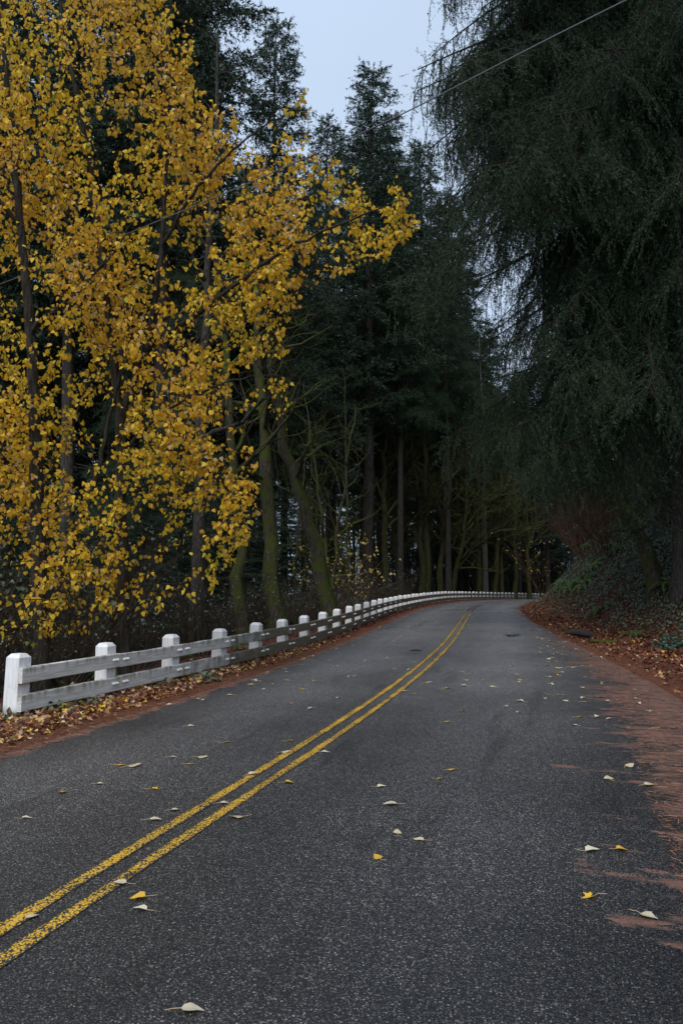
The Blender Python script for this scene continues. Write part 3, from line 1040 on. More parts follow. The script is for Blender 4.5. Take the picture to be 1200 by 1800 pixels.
# ------------------------------------------------------------------ broadleaf trees
def grow_limbs(mb, P, R, rng, n, lmin, lmax, depth, up=0.25, k=5, bias=None, start=0.3, mat=0, gnarl=0.12):
    """side limbs off a path; returns paths so twigs can be added"""
    outp = []
    m_ = len(P)
    for q in range(n):
        f = start + (1 - start) * (q + rng.random()) / n
        i = min(int(f * (m_ - 1)), m_ - 2)
        p = P[i] + (P[i + 1] - P[i]) * (f * (m_ - 1) - i)
        T = unit(P[min(i + 1, m_ - 1)] - P[i])
        a = rng.uniform(0, 2 * np.pi)
        d = np.array([math.cos(a), math.sin(a), rng.uniform(-0.1, 0.5) + up]) + T * 0.45
        if bias is not None:
            d = d + bias
        d = unit(d)
        l = rng.uniform(lmin, lmax) * (1.1 - 0.6 * f)
        s = 7
        Q = [p]
        for w_ in range(s):
            d = unit(d + rng.normal(size=3) * gnarl + np.array([0, 0, 0.05]))
            Q.append(Q[-1] + d * l / s)
        Q = np.array(Q)
        r0 = min(R[i] * 0.6, 0.014 + 0.022 * l)
        rad = r0 * (1 - 0.85 * np.linspace(0, 1, s + 1))
        tube(mb, Q, rad, k, mat, cap=False)
        outp.append((Q, rad))
        if depth > 1:
            outp += grow_limbs(mb, Q, rad, rng, max(3, n // 2), lmin * 0.45, lmax * 0.5, depth - 1, up, 3, bias, 0.2, mat, gnarl * 1.2)
    return outp

def mossy_maple(pts, r0, r1, label, seed, nl=9, lmax=6, group=None, mat='moss_bark', depth=3, start=0.35, name='mossy_maple', limb=None):
    r = np.random.default_rng(seed)
    pts = np.array(pts, float)
    gz = float(H(pts[0][0], pts[0][1]))
    pts[0][2] = min(gz, pts[0][2]) - 0.3
    base = pts[0].copy()
    t_ = thing(name, label, 'tree', tuple(base), group)
    P = smooth_path(pts - base, 16, r0 * (0.38 if limb else 0.2), r)
    R = r0 + (r1 - r0) * np.linspace(0, 1, 16) ** 0.8
    R[0] *= 1.35
    mb = MB()
    tube(mb, P, R, 11, 0, rough=0.10, rng=r)
    mb.build('trunk', M[mat], t_, smooth=True)
    mb = MB()
    grow_limbs(mb, P, R, r, nl + 3, lmax * 0.45, lmax, depth, start=start, gnarl=0.2, up=0.12)
    mb.build('crown', M[limb or mat], t_, smooth=True)
    return t_

mossy_maple([at(582, 1075, 24.5), at(565, 1000, 24.5), at(543, 920, 24.3), at(520, 840, 24), at(497, 760, 23.8), at(480, 690, 23.5), at(472, 560, 23)], 0.29, 0.10,
            'leaning mossy maple trunk behind the fence, slanting up to the left', 1, 9, 5)
mossy_maple([at(488, 1080, 22), at(478, 960, 22), at(468, 820, 22), at(460, 680, 22), at(448, 500, 22), at(440, 330, 22)], 0.27, 0.09,
            'upright mossy maple trunk left of the leaning mossy one', 2, 9, 5)
mossy_maple([at(425, 1090, 21), at(418, 980, 21), at(408, 840, 21.3), at(400, 650, 21.5), at(380, 450, 22)], 0.22, 0.07,
            'thin dark maple trunk with moss, beside the yellow tree\'s lower right edge', 3, 8, 4.5)
mossy_maple([at(350, 1100, 20), at(352, 980, 20), at(350, 800, 20.4), at(362, 560, 21), at(375, 300, 22), at(385, 60, 23)], 0.26, 0.04,
            'dark bare maple behind the yellow leaves, thin twigs reaching the sky', 4, 14, 4.0, mat='poplar_bark')
# the group behind the far fence
spec = [(676, 66, [(676, 1040), (676, 900), (674, 780), (690, 720)], .34), (743, 72, [(745, 1042), (737, 920), (724, 800), (718, 700)], .36), (749, 72.5, [(750, 1042), (748, 880), (744, 700), (750, 560)], .36),
        (776, 74, [(772, 1042), (778, 930), (795, 800), (800, 700)], .36), (805, 76, [(788, 1042), (806, 985), (820, 900), (815, 760)], .3), (840, 80, [(842, 1042), (838, 900), (846, 760)], .3),
        (872, 84, [(870, 1042), (874, 930), (880, 840), (868, 740)], .3), (890, 86, [(884, 1042), (880, 980), (866, 920), (850, 820)], .28), (904, 88, [(905, 1042), (903, 900), (906, 740)], .3),
        (930, 92, [(930, 1042), (925, 900), (915, 800)], .28), (700, 70, [(706, 1042), (694, 960), (690, 860), (680, 760)], .26), (820, 90, [(824, 1042), (812, 940), (800, 860), (806, 740)], .3)]
MAPLE_LAB = ['mossy maple left of the paired trunks, low limb bending left', 'left stem of the paired thick mossy trunks, forking to the left', 'right stem of the paired thick mossy trunks, nearly upright',
             'mossy maple leaning right, next right of the paired trunks', 'mossy maple with a bent base right of the right-leaning one', 'straight slender mossy maple left of the pale grey trunk',
             'mossy maple just right of the pale grey trunk', 'crooked maple leaning left across the pale grey trunk\'s right', 'upright slender maple nearest the bend\'s fence end',
             'slender maple above the last visible fence posts', 'thin maple leaning left behind the paired trunks', 'far maple leaning left beyond the pale grey trunk']
for q, (px, d_, pts, r0) in enumerate(spec):
    mossy_maple([at(a, b_, d_) for a, b_ in pts], r0, r0 * 0.35, MAPLE_LAB[q], 40 + q, 17, 10, 'mossy maples behind the far fence', start=0.22, mat='moss_bark', limb='limb_moss_lit')

# slender bare stems between the big trunks
for q in range(28):
    px = rt.uniform(610, 935) if q < 17 else rt.uniform(400, 620)
    d_ = 63 + (px - 640) * 0.10 + rt.uniform(2, 14) if q < 17 else rt.uniform(26, 50)
    x = (px - 600) / 1300 * d_
    if (x - tc_(d_)) * tcs(d_) > -5.4:
        d_ += 14
        x = (px - 600) / 1300 * d_
    z0 = float(H(x, d_))
    hgt = rt.uniform(8, 15)
    lx, ly = rt.uniform(-1.8, 1.2), rt.uniform(-1, 1)
    mossy_maple([(x, d_, z0), (x + lx * 0.2, d_, z0 + hgt * 0.3), (x + lx * 0.55, d_ + ly * 0.5, z0 + hgt * 0.65), (x + lx, d_ + ly, z0 + hgt)], rt.uniform(0.07, 0.15), 0.03,
                'slender bare stem among the mossy maples past the far fence' if q < 17 else 'slender bare stem in the woods right of the yellow trees', 200 + q, 9, 4.5,
                'slender bare stems in the woods', start=0.2, depth=2, name='bare_tree', limb='moss_bark')

# far forest: trunks and crowns behind the bend and down the left slope
far_conifer(at(853, 1042, 83)[0], 83, 34, None, 'pale grey branchless trunk standing among mossy maples', None, name='dead_tree', trunk=GREY_TRUNK)
bgl = 'dark background fir deep in the forest behind the mossy maples'
spots = []
for px, d_, hh_, cr in [(655, 70, 40, 1), (705, 78, 42, 3), (822, 90, 40, 3), (790, 98, 44, 1), (862, 100, 40, 3), (915, 104, 42, 1), (940, 98, 38, 3), (955, 110, 42, 0), (885, 118, 44, 2),
                        (835, 122, 44, 2), (770, 118, 46, 2), (725, 112, 44, 2), (690, 104, 40, 2), (640, 108, 38, 2), (560, 88, 36, 3), (930, 130, 44, 2), (975, 125, 44, 2), (1010, 118, 42, 2),
                        (620, 140, 44, 2), (700, 146, 46, 2), (760, 150, 46, 2), (810, 150, 46, 2), (860, 146, 46, 2), (905, 150, 46, 2), (950, 150, 46, 2), (575, 120, 40, 3), (665, 128, 44, 2), (740, 135, 44, 2),
                        (795, 135, 40, 2), (845, 140, 40, 2), (895, 138, 40, 2), (990, 150, 46, 2), (1040, 140, 44, 2)]:
    spots.append((px, d_, hh_, cr))
for px, d_, hh_, cr in spots:
    far_conifer((px - 600) / 1300 * d_ + rt.uniform(-1, 1), d_, hh_ * rt.uniform(0.9, 1.05) * (0.82 if d_ > 95 else 0.9), 2 if d_ > 128 and px > 640 else (3 if cr == 2 else cr),
                'dark background fir %s, %s' % ('with bushy low boughs' if d_ > 128 and px > 640 else 'with a bare lower trunk', 'left of the two slim grey trunks' if px < 640 else 'behind the paired mossy trunks' if px < 780 else 'behind the pale grey trunk' if px < 880 else 'above the end of the white fence'), 'background firs behind the bend', wide=rt.uniform(0.95, 1.25))
lfl = 'dark fir on the slope behind the yellow trees'
for px, d_, hh_, cr in [(-60, 34, 42, 1), (120, 33, 40, 3), (285, 40, 42, 1), (300, 36, 44, 3), (240, 52, 44, 0), (190, 40, 42, 1), (80, 44, 42, 0), (-40, 46, 42, 0), (412, 48, 29, 3), (440, 60, 36, 0),
                        (340, 62, 42, 1), (240, 60, 42, 2), (140, 66, 44, 2), (30, 64, 44, 1), (500, 70, 38, 3), (455, 84, 40, 3), (390, 88, 42, 2), (290, 90, 44, 2), (180, 95, 46, 2), (60, 95, 46, 2), (-50, 85, 44, 2),
                        (535, 76, 34, 3), (420, 100, 40, 3), (340, 110, 42, 2), (220, 115, 44, 2), (100, 115, 44, 1), (480, 105, 40, 3)]:
    x = (px - 600) / 1300 * d_
    far_conifer(x, d_, hh_, cr, lfl + (', at the left picture edge' if px < 100 else ', seen through the yellow crown\'s middle' if px < 300 else ', right of the yellow crown'), 'firs on the slope behind the yellow trees', wide=rt.uniform(0.85, 1.1))
rbl = 'background fir on the hillside above the right bank'
for x, d_, hh_, cr in [(24, 34, 34, 2), (22, 46, 36, 2), (26, 58, 38, 2), (31, 70, 40, 2), (36, 84, 40, 2), (18, 26, 32, 2), (22, 20, 32, 2), (45, 100, 42, 2), (52, 112, 42, 2)]:
    far_conifer(x, d_, hh_, cr, rbl, 'firs on the hillside above the bank', wide=rt.uniform(0.95, 1.2))

HSL = 'bushy young fir filling the shade on the hillside above the bank'
for x, d_, hh_ in [(19.5, 52, 13), (21, 45, 13), (17.5, 39, 11), (20, 36, 12), (18.5, 57, 14), (23, 64, 16), (16.5, 33, 9), (18, 29, 10), (26, 75, 17)]:
    far_conifer(x, d_, hh_, 2, HSL, 'young firs on the hillside', wide=1.7, name='fir_sapling')

# crooked mossy tree on the bank
mossy_maple([at(1150, 1000, 24), at(1132, 965, 23.8), at(1108, 930, 23.5), at(1098, 895, 23.3), at(1090, 855, 23.2), at(1086, 780, 23.2), at(1070, 650, 23)], 0.27, 0.09,
            'crooked mossy tree trunk bending out of the ivy bank under the huge fir', 90, 8, 4, start=0.2)

# ------------------------------------------------------------------ yellow cottonwoods
LV, LF = ovate()
def grow_twigs(skel, targets, rng):
    """join every target to the nearest wood, near ones first; returns twig paths"""
    nodes = np.concatenate(skel)
    order = np.argsort([np.min(np.sum((nodes - tg) ** 2, 1)) for tg in targets])
    buf = np.zeros((len(nodes) + len(targets) * 5, 3))
    buf[:len(nodes)] = nodes
    cnt = len(nodes)
    paths = []
    for oi_ in order:
        tg = targets[oi_]
        dv_ = buf[:cnt] - tg
        cost = np.sum(dv_ ** 2, 1) + np.maximum(dv_[:, 2] + 0.1, 0) ** 2 * 2.0     # prefer to come from below
        p = buf[np.argmin(cost)]
        L = np.linalg.norm(tg - p)
        if L < 0.05:
            continue
        u = np.linspace(0, 1, 6)[:, None]
        bow = rng.normal(size=3) * 0.07 * L + np.array([0, 0, 0.10 * L])
        path = p + (tg - p) * u + bow * np.sin(np.pi * u) + rng.normal(size=(6, 3)) * 0.012 * (u * (1 - u) * 4)
        buf[cnt:cnt + 5] = path[1:]
        cnt += 5
        paths.append((path, L))
    return paths

def in_poly(x, z, poly):
    c = np.zeros(len(x), bool)
    n = len(poly)
    for i in range(n):
        x1, z1 = poly[i]
        x2, z2 = poly[(i + 1) % n]
        hit = ((z1 > z) != (z2 > z)) & (x < (x2 - x1) * (z - z1) / (z2 - z1 + 1e-12) + x1)
        c ^= hit
    return c

REF = 11.2
outline = [(-330, -160), (250, -160), (335, 0), (340, 70), (330, 165), (420, 195), (505, 150), (545, 160), (530, 245), (600, 280), (660, 300), (715, 300), (738, 370), (690, 410), (600, 450), (540, 490), (500, 560),
           (490, 640), (530, 690), (455, 745), (440, 800), (450, 860), (425, 900), (430, 940), (375, 990), (350, 1050), (300, 1085), (200, 1060), (130, 1100), (60, 1150), (-330, 1150)]
poly = [(p[0], p[2]) for p in (at(a, b_, REF) for a, b_ in outline)]
rngp = np.random.default_rng(19)
def crown_targets(n):
    px = np.array(poly)
    lo, hi = px.min(0), px.max(0)
    got = []
    while sum(len(g_) for g_ in got) < n:
        q = rngp.uniform(lo, hi, (6000, 2))
        q = q[in_poly(q[:, 0], q[:, 1], poly)]
        dep = REF + 0.6 + np.clip(rngp.normal(size=len(q)), -2, 2) * np.interp(q[:, 0], [-4.5, -1.5, 1.2], [0.95, 0.6, 0.25])
        P = np.stack([q[:, 0], dep, q[:, 1]], 1)
        x, z = P[:, 0], P[:, 2]
        dens = np.interp(z, [0.7, 1.6, 2.6, 3.6, 14], [0.3, 0.6, 0.75, 1.0, 1.0])
        dens *= np.interp(x, [-4, -1, 0.3, 1.2], [1, 0.95, 0.85, 0.85])
        cl = np.sin(2.1 * x + 1.2 * z + 0.7 * P[:, 1]) + np.sin(1.4 * z - 2.6 * x + 1.0) + np.sin(3.3 * P[:, 1] + 2.2 * z) * 0.7 + np.sin(5.1 * x - 3.7 * z) * 0.5
        dens *= np.clip(0.46 + 0.46 * cl, np.interp(x, [-0.6, 0.2], [0.05, 0.4]), 1)
        got.append(P[rngp.random(len(P)) < dens])
    return np.concatenate(got)[:n]

def trunk_path(pts):
    return np.array([at(a, b_, d_) for a, b_, d_ in pts])

tA = trunk_path([(80, 1150, 11.9), (68, 960, 11.8), (62, 760, 11.7), (52, 560, 11.6), (34, 360, 11.5), (14, 160, 11.4), (-6, -60, 11.3)])
tA2 = trunk_path([(92, 1060, 12.0), (135, 930, 12.2), (168, 840, 12.3), (188, 760, 12.3), (215, 640, 12.2), (240, 520, 12.0)])
tA3 = trunk_path([(52, 590, 11.6), (75, 560, 11.4), (130, 520, 11.2), (190, 455, 11.0), (235, 390, 10.8)])
tA4 = trunk_path([(40, 400, 11.5), (-20, 330, 11.3), (-90, 250, 11.2), (-160, 140, 11)])
tB = trunk_path([(224, 1120, 12.6), (216, 950, 12.5), (213, 800, 12.4), (206, 680, 12.3), (190, 540, 12.2), (172, 390, 12.1), (150, 240, 12.0), (120, 80, 11.8), (95, -60, 11.7)])
tB1 = trunk_path([(211, 740, 12.35), (243, 645, 12.2), (268, 560, 12.0), (284, 440, 11.8), (291, 320, 11.6), (290, 190, 11.4), (282, 40, 11.2)])
tB2 = trunk_path([(252, 618, 12.15), (330, 562, 11.8), (400, 512, 11.4), (490, 445, 11.1), (580, 402, 10.8), (700, 350, 10.6)])
tB3 = trunk_path([(213, 800, 12.4), (265, 745, 12.0), (330, 700, 11.6), (420, 665, 11.2), (470, 660, 11.0)])
tB4 = trunk_path([(214, 870, 12.45), (265, 850, 12.0), (330, 850, 11.5), (395, 880, 11.1)])
tB5 = trunk_path([(285, 430, 11.8), (350, 330, 11.4), (430, 245, 11.1), (520, 190, 10.9)])
GRP = 'yellow leaved cottonwoods behind the fence'
yA = thing('cottonwood_tree', 'yellow autumn cottonwood with the leftmost trunk, behind the near fence end', 'tree', (0, 0, 0), GRP)
yB = thing('cottonwood_tree', 'yellow autumn cottonwood with a slim dark trunk, limbs reaching over the road', 'tree', (0, 0, 0), GRP)
targets = crown_targets(7600)
treesdef = [(yA, tA, [(tA2, .075), (tA3, .045), (tA4, .045)], 0.135), (yB, tB, [(tB1, .07), (tB2, .055), (tB3, .035), (tB4, .03), (tB5, .035)], 0.11)]
skelpts = []
for root, trunk, limbs_, r0 in treesdef:
    sk = [smooth_path(trunk, 60)] + [smooth_path(l, 40) for l, _ in limbs_]
    sk[0] = sk[0][sk[0][:, 2] > 1.6]
    skelpts.append(sk)
dA = np.array([np.min(np.sum((np.concatenate(skelpts[0]) - tg) ** 2, 1)) for tg in targets])
dB = np.array([np.min(np.sum((np.concatenate(skelpts[1]) - tg) ** 2, 1)) for tg in targets])
own = (dB < dA).astype(int)
LEAFM = []
for q in range(6):
    V_, F_ = ovate(0.2 + 0.08 * (q % 3), 0.05 + 0.12 * (q % 2))
    LEAFM.append(MB().add(V_, F_, 0, [0.05, 0.2, 0.38, 0.55, 0.72, 0.9][q]).mesh('leaf', M['poplar_leaf'], True, True))
for ti, (root, trunk, limbs_, r0) in enumerate(treesdef):
    rr = np.random.default_rng(300 + ti)
    base = trunk[0].copy()
    base[2] = float(H(base[0], base[1]))
    root.location = base
    tr = trunk.copy()
    tr[0, 2] = base[2] - 0.3
    P = smooth_path(tr, 30, 0.012, rr) - base
    R_ = r0 * (1 - 0.8 * np.linspace(0, 1, 30))
    R_[0] *= 1.3
    mb = MB()
    tube(mb, P, R_, 10, 0, rough=0.04, rng=rr)
    mb.build('trunk', M['poplar_bark'], root, smooth=True)
    for l, lr in limbs_:
        mb = MB()
        tube(mb, smooth_path(l, 22, 0.012, rr) - base, lr * (1 - 0.85 * np.linspace(0, 1, 22)), 7, 0, rough=0.04, rng=rr)
        mb.build('limb', M['poplar_bark'], root, smooth=True)
    tw = grow_twigs(skelpts[ti], targets[own == ti], rr)
    mb = MB()
    lp, ld = [], []
    for path, L in tw:
        tube(mb, path - base, (0.0036 + 0.0055 * min(L, 2.2)) * (1 - 0.75 * np.linspace(0, 1, 6)) + 0.0012, 4, 0, cap=False)
        nlv = rr.integers(4, 8)
        f = rr.uniform(max(0.0, 1 - 0.75 / max(L, 0.3)), 1.02, nlv)
        ii = np.minimum((f * 5).astype(int), 4)
        ff = (f * 5 - ii)[:, None]
        p = path[ii] * (1 - ff) + path[ii + 1] * ff
        lp.append(p)
        ld.append(np.repeat((path[-1] - path[-2])[None], nlv, 0))
    mb.build('twigs', M['twig'], root, kind='stuff')
    lp, ld = np.concatenate(lp), unit(np.concatenate(ld))
    n = len(lp)
    off = unit(rr.normal(size=(n, 3)) + ld * 0.5 + np.array([0, 0, -0.5]))
    stem_end = lp + off * rr.uniform(0.03, 0.07, (n, 1))
    xd = unit(off * 0.5 + np.array([0, 0, -1.0]) + rr.normal(size=(n, 3)) * 0.42)
    up = rr.normal(size=(n, 3)) + np.array([0.25, -0.5, 0.25])
    FR = frames(xd, up)
    size = rr.uniform(0.046, 0.090, n) * np.where(rr.random(n) < 0.12, 1.2, 1.0)
    tint = np.clip(0.51 + rr.normal(size=n) * 0.25 + 0.14 * np.sin(lp[:, 0] * 1.7 + lp[:, 2] * 1.3) - np.interp(lp[:, 2], [1, 3], [0.12, 0.0]), 0, 1)
    # the nearest leaves are parts of their own
    dist = np.linalg.norm(stem_end - np.array([0, 0, CAM_H]), axis=1) / size
    pxy = stem_end[:, 0] / stem_end[:, 1]
    dist = np.where((pxy > -0.45) & (stem_end[:, 2] / stem_end[:, 1] < 0.95), dist, 1e9)
    idx = np.argsort(dist)
    mine = idx[:300]
    rest = np.setdiff1d(np.arange(n), mine)
    mb = MB()
    scatter(mb, (LV, LF), stem_end[rest] - base, FR[rest], size[rest], tint[rest])
    mb.build('foliage', M['poplar_leaf'], root, smooth=True, tint=True, kind='stuff')
    for q in mine:
        k = int(np.argmin(np.abs(np.array([0.05, 0.2, 0.38, 0.55, 0.72, 0.9]) - tint[q])))
        o = link('leaf', LEAFM[k], root)
        Mx = Matrix([list(FR[q][i_] * size[q]) + [stem_end[q][i_] - base[i_]] for i_ in range(3)] + [[0, 0, 0, 1]])
        o.matrix_basis = Mx

# ------------------------------------------------------------------ small yellow shrubs, bare shrubs
def shrub(x, y, h, nst, seed, label, leafmat=None, nleaf=0, lsize=0.06, spread=0.6, group=None, mat='brown_twig', name='bare_shrub', depth=2):
    r = np.random.default_rng(seed)
    z = float(H(x, y))
    t_ = thing(name, label, 'shrub', (x, y, z - 0.05), group)
    mb = MB()
    tips = []
    for q in range(nst):
        a = r.uniform(0, 6.28)
        d = np.array([math.cos(a) * spread, math.sin(a) * spread, 1.0])
        Q = [np.array([math.cos(a), math.sin(a), 0]) * r.uniform(0, 0.25)]
        l = h * r.uniform(0.6, 1.1)
        for s in range(7):
            d = unit(d + r.normal(size=3) * 0.16)
            Q.append(Q[-1] + d * l / 7)
        Q = np.array(Q)
        rad = (0.004 + 0.0045 * h) * (1 - 0.8 * np.linspace(0, 1, 8))
        tube(mb, Q, rad, 4, 0, cap=False)
        tips += [(Q, rad)] + grow_limbs(mb, Q, rad, r, 6, h * 0.2, h * 0.5, depth, up=0.2, k=3, start=0.25)
    mb.build('stems', M[mat], t_)
    if nleaf:
        pts = np.concatenate([Q[3:] for Q, _ in tips])
        p = pts[r.integers(0, len(pts), nleaf)] + r.normal(size=(nleaf, 3)) * 0.03
        FR = frames(unit(r.normal(size=(nleaf, 3)) + [0, 0, -0.7]), r.normal(size=(nleaf, 3)))
        mb = MB()
        scatter(mb, ovate_lo(), p, FR, r.uniform(0.7, 1.3, nleaf) * lsize, r.random(nleaf))
        mb.build('foliage', M[leafmat], t_, tint=True, kind='stuff')
    return t_

p = at(600, 1060, 26)
shrub(p[0], 26.5, 3.6, 9, 1, 'sparse shrub with small pale yellow leaves beside the leaning mossy maple', 'yellow_small', 230, 0.09, 0.45, name='yellow_shrub')
shrub(at(940, 1030, 58)[0] + 0.7, 58, 5.5, 8, 2, 'small yellow leaved sapling at the far left end of the ivy bank', 'yellow_small', 130, 0.10, 0.3, name='yellow_shrub')
shrub(13.2, 33, 4.4, 9, 3, 'reddish brown twiggy shrub with a few yellow leaves high on the bank', 'yellow_small', 40, 0.08, 0.5)
BRL = 'tangled reddish brown bare shrub on top of the right bank'
for q, (x, y, h) in enumerate([(13.6, 29, 3.5), (14.6, 36, 4.0), (16.2, 41, 4.0), (15.0, 43, 4.0), (15.5, 34, 4), (14.5, 26, 3.5), (17.2, 47, 4), (16.5, 29, 4), (12.8, 24, 3), (19, 53, 4), (21, 58, 4), (12.9, 39, 4.2), (13.7, 42, 4.6), (12.3, 35.5, 3.6), (14.6, 44.5, 4.6), (13.2, 37, 4.4), (15.2, 47, 4.8), (11.9, 32.5, 3.2)]):
    shrub(x, y, h, 13, 10 + q, BRL, spread=0.75, group='bare shrubs on the bank', depth=3)
LBL = 'tangle of bare brown stems in the shade behind the fence'
BRUSH = [shrub(-9 - q, 14 + 3 * q, 3.2, 16, 50 + q, LBL, 'ivy', 160, 0.07, 0.75, 'bare brush behind the fence', mat='twig', depth=3) for q in range(4)]
for q in range(84):
    y = 9.2 + 46 * (q / 84.0) ** 1.3 + rt.uniform(-.4, .4)
    n = -4.9 - rt.uniform(0, 1) ** 1.3 * (3.0 + 0.18 * y)
    x, yy = lane_pt(n, y)
    o = copy_tree(BRUSH[q % 4])
    s_ = rt.uniform(0.45, 1.05)
    o.location = (float(x), float(yy), float(H(x, yy)) - 0.05)
    o.scale = (s_, s_, s_ * rt.uniform(0.8, 1.2))
    o.rotation_euler = (0, 0, rt.uniform(0, 6.28))
YFL = 'young dark fir sapling low in the shade behind the fence'
for px, d_, hh_ in [(20, 22, 7), (130, 25, 6), (250, 22, 6.5), (310, 28, 8), (400, 30, 7), (450, 36, 9), (500, 40, 8), (530, 48, 9), (190, 33, 9), (60, 34, 10), (-40, 28, 9), (350, 44, 11), (430, 52, 12), (270, 48, 12), (600, 75, 9), (640, 84, 9), (690, 92, 10), (930, 112, 9), (975, 120, 13), (992, 127, 13), (900, 122, 11), (872, 118, 10), (840, 124, 12), (800, 122, 12), (760, 124, 13), (720, 122, 12), (660, 118, 12), (600, 114, 10), (560, 100, 10), (915, 128, 13), (945, 124, 12), (880, 132, 14)]:
    far_conifer((px - 600) / 1300 * d_, d_, hh_, 2, YFL, 'fir saplings behind the fence', wide=1.9, name='fir_sapling')
# low green bush poking over the fence at the middle
shrub(at(600, 1065, 27)[0], 28.5, 1.3, 12, 95, 'low olive green bush just over the fence top beside the leaning maple', 'ivy', 700, 0.07, 0.9, name='low_bush', mat='twig')

# ------------------------------------------------------------------ sword ferns on the bank
def fern_mesh(seed, nfr=15):
    r = np.random.default_rng(seed)
    mb = MB()
    for q in range(nfr):
        a = q * 2.4 + r.uniform(-.3, .3)
        L = r.uniform(0.65, 1.0)
        u = np.linspace(0, 1, 22)
        lift = r.uniform(0.45, 0.95)
        rad_ = L * (u * 0.85)
        zz = L * (lift * u * 1.15 - (0.45 + lift * 0.55) * u ** 2.2)
        P = np.stack([np.cos(a) * rad_, np.sin(a) * rad_, zz + 0.03], 1)
        tube(mb, P, 0.005 * (1 - 0.7 * u), 3, 0, cap=False)
        T = unit(np.gradient(P, axis=0))
        S_ = unit(np.cross(T, [0, 0, 1.0]))
        for sgn in (-1, 1):
            pl = 0.105 * np.sin(np.pi * np.clip(u * 0.93 + 0.07, 0, 1)) ** 0.7 * L + 0.01
            b0 = P[1:] - T[1:] * 0.013
            b1 = P[1:] + T[1:] * 0.016
            tip = P[1:] + (S_[1:] * sgn + T[1:] * 0.28 - np.array([0, 0, 0.18])) * pl[1:, None]
            V_ = np.stack([b0, b1, tip], 1).reshape(-1, 3)
            mb.add(V_, np.arange(len(V_)).reshape(-1, 3), 0, np.full(len(V_), r.uniform(0.1, 0.9)))
    return mb.mesh('sword_fern', M['fern'], tint=True)

FERN = [fern_mesh(s) for s in range(4)]
def put_fern(x, y, s, label, group='sword ferns on the bank', k=None):
    o = link('sword_fern', FERN[rt.randrange(4) if k is None else k])
    e = 0.3
    gx = float(H(x + e, y) - H(x - e, y)) / (2 * e)
    gy = float(H(x, y + e) - H(x, y - e)) / (2 * e)
    nrm = Vector((-gx * 0.55, -gy * 0.55, 1)).normalized()
    o.rotation_euler = (Vector((0, 0, 1)).rotation_difference(nrm).to_matrix() @ Matrix.Rotation(rt.uniform(0, 6.28), 3, 'Z')).to_euler()
    o.location = (x, y, float(H(x, y)) - 0.02)
    o.scale = (s, s, s)
    tag(o, label, 'fern', group)
def bank_at(px, py):
    for Y in np.arange(8, 90, 0.15):
        q = at(px, py, Y)
        if q[2] < H(q[0], q[1]):
            return float(q[0]), float(q[1])
    q = at(px, py, 60)
    return float(q[0]), float(q[1])
for px, py, s, lab in [(1008, 1035, 1.5, 'broad bright green fern halfway up the bank, left of the biggest ivy patch'), (1030, 1030, 1.35, 'bright green fern touching the broad one on its right'),
                       (990, 1030, 1.2, 'bright fern with arching fronds left of the broad bright one'), (1058, 1075, 1.1, 'lone dull fern low on the bank below the bright ferns'),
                       (1112, 1122, 0.75, 'low fern at the bank foot right of the mossy log'), (955, 1015, 1.3, 'fern at the left crest of the bank by the yellow sapling'),
                       (1185, 1030, 1.2, 'dark fern beneath the crooked mossy trunk at the picture edge'), (1048, 1000, 1.3, 'yellowing fern at the bank crest above the bright ferns')]:
    x, y = bank_at(px, py)
    put_fern(x, y, s, lab)
for q in range(34):
    y = rt.uniform(18, 60)
    n = float(np.interp(y, _yt, _TOE)) + rt.uniform(2.0, 8.0)
    x, yy = lane_pt(n, y)
    put_fern(float(x), float(yy), rt.uniform(0.6, 1.2), 'smaller dark sword fern half hidden in the ivy of the bank')
for q in range(12):
    y = rt.uniform(11, 32)
    x, yy = lane_pt(-rt.uniform(4.6, 7.0), y)
    put_fern(float(x), float(yy), rt.uniform(0.5, 0.8), 'dark fern in the shade behind the white fence', 'ferns behind the fence')
# blue green weed at the right edge
def leafy_clump(name, x, y, rad, n, mat, label, cat, size, h=0.15, seed=1):
    r = np.random.default_rng(seed)
    t_ = thing(name, label, cat, (x, y, float(H(x, y))))
    a = r.uniform(0, 6.28, n)
    rr_ = rad * np.sqrt(r.random(n))
    P = np.stack([np.cos(a) * rr_, np.sin(a) * rr_, np.zeros(n)], 1)
    P[:, 2] = H(P[:, 0] + x, P[:, 1] + y) - float(H(x, y)) + r.uniform(0.02, h, n) * (1.15 - rr_ / rad)
    FR = frames(np.stack([np.cos(a), np.sin(a), r.uniform(-0.4, 0.5, n)], 1) + r.normal(size=(n, 3)) * 0.5, np.array([0, 0, 1.0]) + r.normal(size=(n, 3)) * 0.35)
    mb = MB()
    scatter(mb, ovate_lo(), P, FR, r.uniform(0.7, 1.3, n) * size, r.random(n))
    mb.build('foliage', M[mat], t_, tint=True, kind='stuff')
    mb = MB()
    for q in range(min(n, 24)):
        tube(mb, np.array([[0, 0, -0.03], P[q] * 0.6, P[q]]), [0.004, 0.003, 0.002], 3, cap=False)
    mb.build('stems', M['twig'], t_)
    return t_
x, y = bank_at(1182, 1140)
leafy_clump('weed_clump', x, y, 0.55, 260, 'bluegreen', 'blue green weed clump at the foot of the bank, right picture edge', 'plant', 0.10, 0.28)
for q, (px, py) in enumerate([(95, 1250), (20, 1262), (150, 1238), (285, 1208), (360, 1196), (500, 1140)]):
    g_ = at(px, py, 9)
    Y = 1.7 * 1300 / (py - 1020)
    leafy_clump('ivy_clump', (px - 600) / 1300 * Y + 0.02, Y, 0.28, 60, 'ivy', ['green ivy tuft under the first lower rail', 'ivy tuft at the foot of the nearest post', 'ivy tuft left of the second post',
                'ivy tuft at the foot of the third post', 'ivy tuft left of the fourth post', 'ivy tuft by the sixth post'][q], 'plant', 0.085, 0.16, 5 + q)

